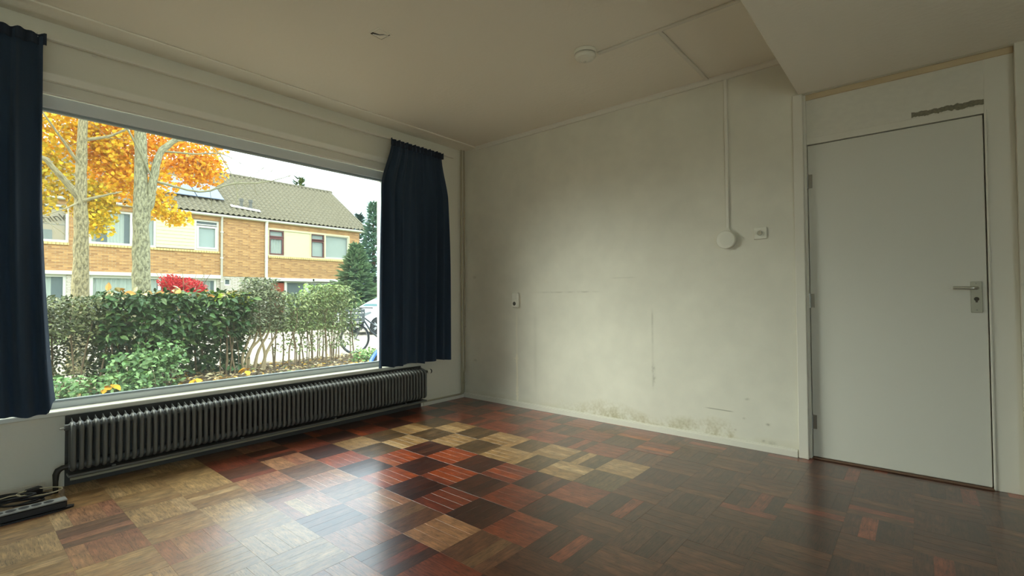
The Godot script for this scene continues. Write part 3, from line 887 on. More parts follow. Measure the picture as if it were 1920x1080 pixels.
func power_strip():
	var t := thing("power_strip", "black and grey power strip lying on the floor at the left edge", "power strip", Vector3(-3.40, 0, 0.40))
	t.rotation.y = deg_to_rad(2)
	var b := B.new()
	b.box(Vector3(-0.03, 0.026, 0), Vector3(0.46, 0.038, 0.058), 0.006)
	put("body", b, M.black, t)
	b = B.new()
	b.box(Vector3(-0.03, 0.0475, 0.0), Vector3(0.462, 0.007, 0.06), 0.002)
	var top := put("top_plate", b, mat(c8(150, 150, 146), 0.4), t)
	for k in 8:
		b = B.new()
		b.lathe([Vector2(0, 0.0), Vector2(0.0185, 0.0), Vector2(0.0195, 0.0012), Vector2(0, 0.0012)], 18, Transform3D(Basis.IDENTITY, Vector3(0.135 - k * 0.044, 0.0505, 0)))
		put("socket_well", b, M.black, top)
	b = B.new()
	b.prism(PackedVector2Array([Vector2(-0.25, 0.034), Vector2(0.17, 0.034), Vector2(0.225, 0.02), Vector2(0.232, -0.005), Vector2(0.17, -0.034), Vector2(-0.25, -0.034)]), 0.0, 0.009, Transform3D(Basis(Vector3(1, 0, 0), Vector3(0, 0, 1), Vector3(0, -1, 0)), Vector3(0, 0.009, 0)))
	put("foot_plate", b, M.black, t)
	# tangle of black cable behind, a loop of pale cable
	t = thing("black_cable", "tangled black cable on the floor behind the power strip", "cable", Vector3(-3.36, 0.0, 0.19))
	b = B.new()
	var pts := []
	for k in 140:
		var w := k * 0.21
		pts.append(Vector3(0.10 * sin(w) + 0.05 * sin(w * 0.37) - 0.02, 0.012 + 0.012 * (1.0 + sin(w * 0.53)) + 0.00025 * k, 0.055 * cos(w * 0.97) + 0.025 * sin(w * 0.29)))
	b.tube(pts, 0.0055, 7)
	put("cord", b, M.black, t)
	b = B.new()
	b.box(Vector3(0.06, 0.05, -0.02), Vector3(0.07, 0.05, 0.04), 0.008, Basis(Vector3.UP, 0.4))
	put("adapter", b, M.black, t)
	t = thing("pale_cable", "loop of thin pale cable lying over the black cable", "cable", Vector3(-3.22, 0.0, 0.21))
	b = B.new()
	pts = []
	for k in 40:
		var w := TAU * k / 36.0
		pts.append(Vector3(-0.06 + 0.085 * cos(w + 2.2), 0.062 + 0.008 * sin(w), 0.04 * sin(w + 2.2) + 0.0006 * k))
	for k in 8: pts.append(Vector3(-0.11 - k * 0.03, 0.062 + 0.006 * sin(k), 0.01 - 0.006 * k))
	b.tube(pts, 0.0032, 7)
	put("cord", b, mat(c8(190, 180, 150), 0.5), t)

# ---------------------------------------------------------------- outdoors
func ground():
	var soil := mat(c8(92, 74, 52), 0.95)
	soil.normal_enabled = true; soil.normal_texture = bump_of(noise_image(128, 128, 0.06, 8), 6.0)
	soil.uv1_triplanar = true; soil.uv1_world_triplanar = true
	slab("ground_garden", Vector3(-14, -0.6, -5.75), Vector3(16, -0.15, -0.28), soil)
	slab("ground_pavement", Vector3(-16, -0.6, -9.5), Vector3(22, -0.22, -5.75), mat(c8(152, 144, 124), 0.9))
	slab("ground_street", Vector3(-16, -0.6, -16.0), Vector3(30, -0.26, -9.5), mat(c8(156, 147, 130), 0.9))
	slab("ground_bounce", Vector3(-16, -0.6, 6.2), Vector3(16, -0.1, 30.0), mat(c8(222, 217, 203), 0.9))  # added pale ground behind the room, bounces daylight up to the ceiling
	slab("ground_lawn", Vector3(-16, -0.6, -60.0), Vector3(60, -0.24, -16.0), mat(c8(96, 108, 56), 0.95))
	# fallen leaves over the bed in front of the hedge
	var xf := []; var cl := []
	var tones := [lin(176, 160, 120), lin(150, 130, 90), lin(196, 180, 138), lin(130, 104, 66), lin(206, 160, 60), lin(110, 116, 70)]
	for k in 2600:
		var p := Vector3(rnd(-3.2, 2.4), -0.148 + rnd(0.0, 0.05), rnd(-5.6, -3.0))
		xf.append(Transform3D(Basis(Vector3.UP, rnd(0, TAU)) * Basis(Vector3.RIGHT, rnd(-0.5, 0.5)) * Basis(Vector3.BACK, rnd(-0.5, 0.5)) * Basis.from_scale(Vector3.ONE * rnd(0.05, 0.1)), p))
		cl.append(tones[rng.randi_range(0, 5)] * rnd(0.7, 1.15))
	var ml := many("fallen_leaves", leaf(0.55, 0.12), xf, cl, leaf_mat(0.8))
	tag(ml, "dry brown fallen leaves covering the bed between window and hedge", "leaves")
	# the two bright yellow leaves near the sill
	for q in [[Vector3(-2.27, -0.02, -3.95), 0.16, "bright yellow fallen leaf caught in the low green plants at the left"], [Vector3(-1.27, -0.1, -4.15), 0.13, "yellow fallen leaf on the bed under the dark laurel"], [Vector3(-0.55, -0.05, -4.3), 0.12, "orange yellow fallen leaf on the bed in front of the leggy shrub"]]:
		var b := B.new()
		for k in 5:
			var bs := Basis(Vector3.UP, rnd(0, TAU)) * Basis(Vector3.RIGHT, rnd(0.2, 0.9)) * Basis.from_scale(Vector3.ONE * q[1])
			leaf_into(b, Transform3D(bs, Vector3(0, 0.01 * k, 0)), 0.75, 0.1)
		var o := put("fallen_leaf", b, mat(c8(222, 160, 24), 0.7), self, q[0])
		tag(o, q[2], "leaf", "bright fallen leaves")

func leaf_mat(rough := 0.55, back := Color(0.12, 0.13, 0.05)) -> StandardMaterial3D:
	var m := StandardMaterial3D.new()
	m.vertex_color_use_as_albedo = true
	m.roughness = rough
	m.metallic_specular = 0.4
	m.backlight_enabled = true; m.backlight = back
	m.cull_mode = BaseMaterial3D.CULL_DISABLED
	return m

func leaf_into(b: B, xf: Transform3D, wide: float, fold: float):
	# one leaf of unit length along z from the origin, folded at the midrib, tip drooping
	var h := wide / 2.0
	var c := [Vector3(0, 0, 0), Vector3(0, 0.02, 0.35), Vector3(0, 0.0, 0.7), Vector3(0, -0.08, 1.0)]
	var l := [Vector3(-h * 0.75, fold, 0.25), Vector3(-h, fold, 0.5), Vector3(-h * 0.55, fold * 0.6 - 0.03, 0.8)]
	var r := [Vector3(h * 0.75, fold, 0.25), Vector3(h, fold, 0.5), Vector3(h * 0.55, fold * 0.6 - 0.03, 0.8)]
	for f in [[c[0], l[0], c[1]], [l[0], l[1], c[1]], [c[1], l[1], c[2]], [l[1], l[2], c[2]], [c[2], l[2], c[3]],
			[c[0], c[1], r[0]], [r[0], c[1], r[1]], [c[1], c[2], r[1]], [r[1], c[2], r[2]], [c[2], c[3], r[2]]]:
		b.face([xf * f[0], xf * f[1], xf * f[2]], xf.basis * Vector3.UP)

func leaf(wide: float, fold: float) -> ArrayMesh:
	var b := B.new()
	leaf_into(b, Transform3D.IDENTITY, wide, fold)
	return b.mesh()

func sprig(n: int, wide: float) -> ArrayMesh:
	# a twig end with n leaves, unit length along z
	var b := B.new()
	for k in n:
		var f := float(k) / n
		var bs := Basis(Vector3.BACK, k * 2.4) * Basis(Vector3.RIGHT, -0.75) * Basis.from_scale(Vector3.ONE * (0.5 - 0.15 * f))
		leaf_into(b, Transform3D(bs, Vector3(0, 0, 0.15 + 0.7 * f)), wide, 0.1)
	return b.mesh()

func brick_tex(a: Color, bb: Color, mortar: Color) -> Texture2D:
	# 8 courses of stretcher bond, 1 m x 0.52 m
	var im := Image.create(384, 208, false, Image.FORMAT_RGB8)
	var nz := FastNoiseLite.new(); nz.seed = 77; nz.frequency = 0.09
	for y in 208:
		for x in 384:
			var row := y / 26
			var u := fposmod(x + (row % 2) * 42.0, 384.0)
			var bx := int(u) / 85
			var inx := fposmod(u, 85.3) > 80.0
			var iny := y % 26 > 21
			var k := fposmod(sin(row * 12.9 + bx * 78.2) * 43758.5, 1.0)
			var c := a.lerp(bb, k) * (1.0 + 0.12 * nz.get_noise_2d(x, y))
			if inx or iny: c = mortar
			im.set_pixel(x, y, c)
	return tex(im)

func house():
	var Z := -21.0
	var t := thing("terraced_house", "yellow brick terraced house with tiled roof across the street", "house", Vector3.ZERO)
	var brick := mat(Color.WHITE, 0.9)
	brick.albedo_texture = brick_tex(c8(188, 142, 84), c8(140, 96, 54), c8(166, 146, 108))
	brick.uv1_scale = Vector3(1.0, 1.0 / 0.52, 1)
	var wbrick := mat(Color.WHITE, 0.9)
	wbrick.albedo_texture = brick_tex(c8(200, 192, 172), c8(188, 178, 158), c8(120, 104, 84))
	wbrick.uv1_scale = Vector3(1.0, 1.0 / 0.52, 1)
	var cream := mat(c8(202, 196, 150), 0.6)
	var white := mat(c8(205, 202, 184), 0.5)
	var red := mat(c8(96, 46, 40), 0.5)
	var glass := StandardMaterial3D.new()
	glass.transparency = BaseMaterial3D.TRANSPARENCY_ALPHA
	glass.albedo_color = Color(0.75, 0.82, 0.8, 0.12); glass.roughness = 0.03; glass.metallic_specular = 0.15
	var dark := mat(c8(66, 68, 62), 0.9)
	var cloth := mat(c8(168, 172, 150), 0.9)
	var grey := mat(c8(150, 156, 138), 0.8)
	# openings: [x0, x1, y0, y1]
	var up := [[-3.2, -0.52, 3.28, 4.72], [0.05, 4.64, 3.30, 4.70], [6.84, 11.32, 3.24, 4.64]]
	var lowr := [[-3.0, -0.58, 0.9, 2.10], [0.10, 4.55, 0.0, 2.06], [4.87, 5.16, 1.74, 2.05], [6.12, 6.47, 1.76, 2.04], [6.92, 10.6, 0.0, 1.99]]
	var b := B.new()
	b.pierced(-18.0, 11.95, 2.16, 4.98, Z - 0.3, Z, up)
	put("brick_wall", b, brick, t)
	b = B.new()
	b.pierced(-18.0, 11.95, -0.4, 2.16, Z - 0.32, Z - 0.02, lowr)
	put("white_brick_wall", b, wbrick, t)
	# gable and rear
	var xz := Transform3D(Basis(Vector3(0, 0, -1), Vector3(0, 1, 0), Vector3(1, 0, 0)), Vector3.ZERO)
	b = B.new()
	b.prism(PackedVector2Array([Vector2(-Z + 0.3, -0.4), Vector2(-Z + 8.0, -0.4), Vector2(-Z + 8.0, 4.95), Vector2(25.0, 7.7), Vector2(-Z + 0.3, 4.95)]), 11.65, 11.95, xz)
	put("gable_wall", b, brick, t)
	b = B.new(); b.span(Vector3(-18, -0.4, Z - 8.0), Vector3(11.95, 4.95, Z - 7.7)); put("rear_wall", b, brick, t)
	b = B.new(); b.span(Vector3(-18, 2.3, Z - 7.7), Vector3(11.65, 2.5, Z - 0.35)); put("upper_floor", b, dark, t)
	b = B.new(); b.span(Vector3(-18, -0.4, Z - 3.0), Vector3(11.65, 4.9, Z - 2.9)); put("inner_wall", b, dark, t)
	# soldier course under the upper windows
	for u in up:
		b = B.new()
		var x: float = u[0]
		while x < u[1]:
			b.span(Vector3(x + 0.004, u[2] - 0.10, Z - 0.02), Vector3(minf(x + 0.106, u[1]), u[2] - 0.01, Z + 0.045), 0.008)
			x += 0.11
		put("sill_course", b, mat(c8(196, 172, 112), 0.8), t)
	# white bands over the ground floor
	for q in [[-3.2, -0.32, 2.06, 2.2], [0.05, 2.42, 2.06, 2.2], [2.42, 4.75, 2.03, 2.2], [6.80, 9.2, 1.98, 2.15], [9.1, 11.2, 2.0, 2.16]]:
		b = B.new(); b.span(Vector3(q[0], q[2], Z - 0.05), Vector3(q[1], q[3], Z + 0.09), 0.01)
		put("white_band", b, white, t)
	# windows
	var win := func(x0: float, x1: float, y0: float, y1: float, fm: Material, fw: float, back: int, zz := -0.06):
		var w := base("window", t)
		var f := B.new()
		f.pierced(x0, x1, y0, y1, Z + zz - 0.07, Z + zz, [[x0 + fw, x1 - fw, y0 + fw, y1 - fw]])
		put("frame", f, fm, w)
		f = B.new(); f.span(Vector3(x0 + fw, y0 + fw, Z + zz - 0.05), Vector3(x1 - fw, y1 - fw, Z + zz - 0.042))
		put("pane", f, glass, w)
		if back == 0: return
		if back == 1:      # drawn curtain
			var rows := []
			for i in 2:
				var row := []
				var n := int((x1 - x0) / 0.03) + 2
				for k in n + 1:
					var xx := lerpf(x0 + fw, x1 - fw, float(k) / n)
					row.append(Vector3(xx, y1 - fw - i * (y1 - y0 - 2 * fw), Z + zz - 0.16 + 0.03 * sin(xx * 42.0) + 0.01 * sin(xx * 17.0)))
				rows.append(row)
			f = B.new(); f.grid(rows, Vector2.ONE, 0.006); put("curtain", f, cloth, w)
		elif back == 2:    # plain blind
			f = B.new(); f.span(Vector3(x0 + fw, y0 + fw, Z + zz - 0.14), Vector3(x1 - fw, y1 - fw, Z + zz - 0.13)); put("blind", f, grey, w)
		elif back == 3:    # half open curtains
			for sd in [0, 1]:
				var a0 := lerpf(x0 + fw, x1 - fw, 0.42 if sd == 0 else 0.0); var a1 := lerpf(x0 + fw, x1 - fw, 0.86 if sd == 0 else 0.12)
				var rows := []
				for i in 2:
					var row := []
					for k in 25:
						var xx := lerpf(a0, a1, k / 24.0)
						row.append(Vector3(xx, y1 - fw - i * (y1 - y0 - 2 * fw), Z + zz - 0.16 + 0.03 * sin(k * 1.3)))
					rows.append(row)
				f = B.new(); f.grid(rows, Vector2.ONE, 0.006); put("curtain", f, cloth, w)
	# upper storey
	win.call(-3.2, -0.52, 3.28, 4.72, white, 0.09, 0)
	# slanted word on a board standing in the left window, brown below
	var brown := mat(c8(164, 134, 84), 0.8)
	b = B.new(); b.span(Vector3(-2.6, 3.37, Z - 0.2), Vector3(-0.61, 3.95, Z - 0.18)); put("lower_blind", b, brown, t)
	b = B.new(); b.span(Vector3(-2.6, 3.97, Z - 0.22), Vector3(-0.61, 4.6, Z - 0.2)); put("upper_blind", b, mat(c8(172, 144, 96), 0.8), t)
	b = B.new(); b.span(Vector3(-1.4, 3.37, Z - 0.17), Vector3(-0.98, 3.74, Z - 0.12)); put("dark_box", b, mat(c8(96, 94, 80), 0.8), t)
	var tm := TextMesh.new()
	var sf := SystemFont.new(); sf.font_names = PackedStringArray(["Droid Sans"])
	tm.font = sf; tm.text = "think"; tm.font_size = 64; tm.pixel_size = 0.0055; tm.depth = 0.008
	var lt := put("window_lettering", tm, mat(c8(58, 50, 34), 0.8), t, Vector3(-0.98, 4.17, Z - 0.094))
	lt.transform.basis = Basis(Vector3(0.97, 0.24, 0), Vector3(-0.62, 0.85, 0), Vector3(0, 0, 1))
	win.call(0.05, 1.44, 3.30, 4.70, white, 0.09, 3)
	win.call(1.44, 2.24, 3.30, 4.70, white, 0.09, 1)
	win.call(3.66, 4.64, 3.30, 4.70, white, 0.08, 0)
	win.call(3.74, 4.56, 3.38, 4.42, white, 0.08, 2, -0.02)
	b = B.new(); b.span(Vector3(3.74, 4.46, Z - 0.12), Vector3(4.56, 4.5, Z - 0.03)); put("vent_rail", b, white, t)
	# cream siding of lapped boards
	var sd := base("siding", t)
	for k in 9:
		b = B.new()
		b.prism(PackedVector2Array([Vector2(0, 0), Vector2(0.022, 0), Vector2(0.006, 0.152), Vector2(0, 0.152)]), 2.24, 3.66, Transform3D(Basis(Vector3(0, 0, 1), Vector3(0, 1, 0), Vector3(1, 0, 0)), Vector3(0, 3.33 + k * 0.15, Z - 0.05)))
		put("board", b, cream, sd)
	# right dwelling
	b = B.new()
	b.pierced(6.84, 11.32, 3.24, 4.64, Z - 0.09, Z + 0.01, [[6.88, 7.62, 3.30, 4.55], [7.64, 9.03, 3.30, 4.55], [9.06, 9.80, 3.30, 4.55], [9.88, 11.24, 3.32, 4.55]])
	put("window_frame", b, cream, t)
	b = B.new(); b.span(Vector3(7.64, 3.30, Z - 0.07), Vector3(9.03, 4.55, Z - 0.03)); put("cream_panel", b, cream, t)
	win.call(6.88, 7.62, 4.20, 4.55, red, 0.06, 2, -0.02)
	win.call(6.88, 7.62, 3.30, 4.18, red, 0.08, 1, -0.02)
	win.call(9.06, 9.80, 4.24, 4.55, red, 0.05, 2, -0.02)
	win.call(9.06, 9.80, 3.30, 4.20, red, 0.06, 2, -0.02)
	win.call(9.88, 11.24, 3.32, 4.55, white, 0.04, 2, -0.04)
	# ground floor
	win.call(-3.0, -0.58, 0.9, 2.06, white, 0.09, 3)
	win.call(0.10, 2.42, 0.6, 2.06, white, 0.10, 1)
	win.call(3.62, 4.55, 0.3, 2.03, white, 0.09, 3)
	b = B.new(); b.span(Vector3(2.42, 0.0, Z - 0.14), Vector3(3.62, 2.03, Z - 0.1)); put("dark_door_panel", b, dark, t)
	win.call(4.87, 5.16, 1.74, 2.05, white, 0.05, 0)
	win.call(6.12, 6.47, 1.76, 2.04, white, 0.05, 0)
	b = B.new(); b.span(Vector3(6.95, 0.0, Z - 0.16), Vector3(7.68, 1.9, Z - 0.1), 0.01); put("red_door", b, mat(c8(156, 66, 40), 0.5), t)
	for x in [7.72, 8.84]:
		b = B.new(); b.span(Vector3(x - 0.05, 0.0, Z - 0.14), Vector3(x + 0.05, 1.97, Z - 0.02), 0.008); put("door_post", b, white, t)
	win.call(7.77, 8.79, 0.5, 1.96, white, 0.04, 0)
	win.call(8.89, 10.6, 0.5, 1.96, white, 0.05, 1)
	# gutter, downpipes
	b = B.new()
	var gp := PackedVector2Array()
	for k in 9: gp.append(Vector2(0.13 + 0.075 * cos(PI + PI * k / 8.0), 4.98 + 0.09 * sin(PI + PI * k / 8.0)))
	gp.append(Vector2(0.205, 5.0)); gp.append(Vector2(0.055, 5.0))
	b.prism(gp, -18.0, 12.3, Transform3D(Basis(Vector3(0, 0, 1), Vector3(0, 1, 0), Vector3(1, 0, 0)), Vector3(0, 0, Z)))
	put("gutter", b, white, t)
	b = B.new(); b.span(Vector3(-18, 4.86, Z - 0.02), Vector3(12.1, 5.0, Z + 0.05)); put("fascia", b, mat(c8(168, 138, 84), 0.7), t)
	for x in [4.73, 6.73]:
		b = B.new()
		b.tube([Vector3(x, 4.95, Z + 0.13), Vector3(x, 4.82, Z + 0.08), Vector3(x, 4.7, Z + 0.06), Vector3(x, -0.2, Z + 0.06)], 0.05 if x < 5.0 else 0.07, 10)
		put("downpipe", b, mat(c8(176, 168, 148), 0.5) if x < 5.0 else white, t)
		for y in [1.9, 3.0, 4.2]:
			b = B.new(); b.tube([Vector3(x, y - 0.025, Z + 0.06), Vector3(x, y + 0.025, Z + 0.06)], 0.07 if x < 5.0 else 0.085, 10)
			put("pipe_bracket", b, white, t)
	# roof of wavy pantiles laid in courses
	var rf := base("roof", t)
	var ev := Vector3(0, 5.02, Z - 0.12 + 0.3); var ri := Vector3(0, 7.86, -25.0)
	var dir := (ri - ev); var len := dir.length(); dir /= len
	var nrm := Vector3(0, -dir.z, dir.y)
	if nrm.y < 0: nrm = -nrm
	b = B.new()
	var courses := 16; var step := len / courses; var wv := 0.235
	var x0r := -9.0; var x1r := 12.32
	var nx := int((x1r - x0r) / wv) * 5
	for c in courses:
		var rows := []
		for e in 2:
			var row := []
			for k in nx + 1:
				var xx := x0r + (x1r - x0r) * k / nx
				var ph := fposmod(xx / wv, 1.0)
				var hh := 0.085 * (0.5 + 0.5 * cos(TAU * ph))
				row.append(Vector3(xx, 0, 0) + ev + dir * (c + (0.0 if e == 1 else 1.06)) * step + nrm * (hh + (0.022 if e == 1 else 0.008)))
			rows.append(row)
		b.grid(rows, Vector2(60, 1))
		# butt edge of the course
		for k in nx:
			var pa: Vector3 = rows[1][k]; var pb: Vector3 = rows[1][k + 1]
			b.face([pa, pb, pb - nrm * 0.025, pa - nrm * 0.025], Vector3(0, -0.3, 1))
	var tile := mat(c8(126, 118, 94), 0.85)
	tile.albedo_texture = tex(mottle())
	tile.uv1_triplanar = true; tile.uv1_world_triplanar = true; tile.uv1_scale = Vector3.ONE * 0.8
	var ts := put("pantiles", b, tile, rf); ts.set_meta("kind", "stuff")
	b = B.new()
	b.face([Vector3(-18, 7.8, -25), Vector3(12.3, 7.8, -25), Vector3(12.3, 4.9, Z - 8.3), Vector3(-18, 4.9, Z - 8.3)], Vector3(0, 1, -1))
	b.face([Vector3(-18, 7.74, -25), Vector3(x0r, 7.74, -25), Vector3(x0r, 4.95, Z), Vector3(-18, 4.95, Z)], Vector3(0, 1, 1))
	put("rear_slope", b, tile, rf)
	b = B.new()
	var rx := -9.0
	while rx < 12.2:
		b.tube([Vector3(rx, 7.88, -25), Vector3(rx + 0.34, 7.89, -25)], [0.12, 0.10], 9)
		rx += 0.33
	put("ridge_tiles", b, tile, rf)
	b = B.new()
	b.prism(PackedVector2Array([Vector2(-ev.z, ev.y - 0.05), Vector2(25.0, 7.75), Vector2(25.0, 7.95), Vector2(-ev.z - 0.05, ev.y + 0.12)]), 12.26, 12.36, xz)
	put("verge", b, tile, rf)
	# solar panels, two vents with a pale flashing
	var pan := mat(c8(112, 124, 140), 0.35, 0.0, 0.3)
	var on_roof := func(x: float, y: float, up_: float) -> Vector3:
		var f := (y - ev.y) / (ri.y - ev.y)
		return Vector3(x, 0, 0) + ev + dir * len * f + nrm * up_
	for q in [[2.2, 3.96], [3.98, 5.12]]:
		b = B.new()
		var c0: Vector3 = on_roof.call((q[0] + q[1]) / 2, 6.3, 0.16)
		b.box(c0, Vector3(q[1] - q[0] - 0.02, 0.04, 2.0), 0.006, Basis(Vector3.RIGHT, nrm, Vector3.RIGHT.cross(nrm)))
		put("solar_panel", b, pan, t)
	for x in [5.78, 6.2]:
		b = B.new()
		var p0: Vector3 = on_roof.call(x, 5.5, 0.0)
		b.tube([p0, p0 + Vector3(0, 0.36, 0), p0 + Vector3(0, 0.37, 0), p0 + Vector3(0, 0.5, 0)], [0.075, 0.07, 0.10, 0.09], 12)
		put("roof_vent", b, mat(c8(92, 92, 84), 0.7), t)
	b = B.new()
	for k in 10:
		b.box(on_roof.call(5.35 + k * 0.13, 5.5 - 0.012 * k, 0.1), Vector3(0.12, 0.03, 0.22), 0.01, Basis(Vector3.RIGHT, nrm, Vector3.RIGHT.cross(nrm)))
	put("vent_flashing", b, mat(c8(222, 222, 214), 0.7), t)

func mottle() -> Image:
	var im := noise_image(256, 256, 0.05, 41)
	im.convert(Image.FORMAT_RGB8)
	for y in 256: for x in 256:
		var v := im.get_pixel(x, y).r
		im.set_pixel(x, y, Color(0.62 + 0.38 * v, 0.62 + 0.38 * v, 0.60 + 0.38 * v))
	return im

func bark(c: Color) -> StandardMaterial3D:
	var m := mat(c, 0.9)
	var im := noise_image(256, 256, 0.03, 55)
	m.normal_enabled = true; m.normal_texture = bump_of(im, 8.0)
	im.convert(Image.FORMAT_RGB8)
	for y in 256: for x in 256:
		var v := im.get_pixel(x, y).r
		var k := 0.76 + 0.24 * smoothstep(0.3, 0.6, v)
		im.set_pixel(x, y, Color(k, k, k * 0.96))
	m.albedo_texture = tex(im)
	m.uv1_scale = Vector3(2, 0.9, 1)
	return m

func limb(pts: Array, r0: float, r1: float, wob := 0.0, steps := 5) -> Array:
	# smooth path through pts with tapering radii -> [points, radii]
	var cv := Curve3D.new()
	for k in pts.size():
		var tn := Vector3.ZERO
		if k > 0 and k < pts.size() - 1: tn = (pts[k + 1] - pts[k - 1]) / 6.0
		cv.add_point(pts[k], -tn, tn)
	var out := []; var rr := []
	var L := cv.get_baked_length()
	var n := (pts.size() - 1) * steps
	for k in n + 1:
		var f := float(k) / n
		out.append(cv.sample_baked(L * f, true) + (rv(wob) if k > 0 and k < n else Vector3.ZERO))
		rr.append(lerpf(r0, r1, f) * (1.0 + rnd(-0.08, 0.08)))
	return [out, rr]

func branch(parent: Node, pts: Array, r0: float, r1: float, m: Material, called := "branch", twigs := 0, tl := 0.4) -> void:
	var b := B.new()
	var l := limb(pts, r0, r1, r0 * (0.05 if called == "trunk" else 0.18))
	b.tube(l[0], l[1], 8 if r0 > 0.03 else 5)
	for k in twigs:
		var i := rng.randi_range(int(l[0].size() * 0.35), l[0].size() - 1)
		var p: Vector3 = l[0][i]
		var d := (Vector3(rnd(-0.5, 1.0), rnd(-0.6, 0.9), rnd(-0.6, 0.6))).normalized()
		var q := [p, p + d * tl * 0.5 + rv(0.03), p + d * tl + rv(0.06)]
		b.tube(q, [maxf(r1 * 0.8, 0.004), 0.004, 0.003], 4)
		var e: Vector3 = q[1]
		b.tube([e, e + (d + rv(0.8)).normalized() * tl * 0.5], [0.0035, 0.0025], 4)
		for z in 2:
			var eb: Vector3 = q[2] + rv(0.04)
			b.tube([eb, eb + rv(0.02) + Vector3(0, -0.02, 0)], [0.008, 0.003], 4)
	put(called, b, m, parent)

func crown(parent: Node, lumps: Array, count: int, size: float, tones: Array, me: Mesh):
	# lumps: [centre, radii, weight, tone shift]
	var xf := []; var cl := []
	var total := 0.0
	for l in lumps: total += l[2]
	for l in lumps:
		var n := int(count * l[2] / total)
		for k in n:
			var d := Vector3(rng.randfn(), rng.randfn(), rng.randfn()).normalized() * pow(rng.randf(), 0.45)
			var p: Vector3 = l[0] + d * l[1]
			xf.append(Transform3D(any_basis() * Basis.from_scale(Vector3.ONE * size * rnd(0.7, 1.3)), p))
			var a: Color = tones[clampi(l[3] + rng.randi_range(0, 2), 0, tones.size() - 1)]
			cl.append(a * rnd(0.75, 1.2))
	many("foliage", me, xf, cl, leaf_mat(0.7, Color(0.45, 0.42, 0.2)), parent)

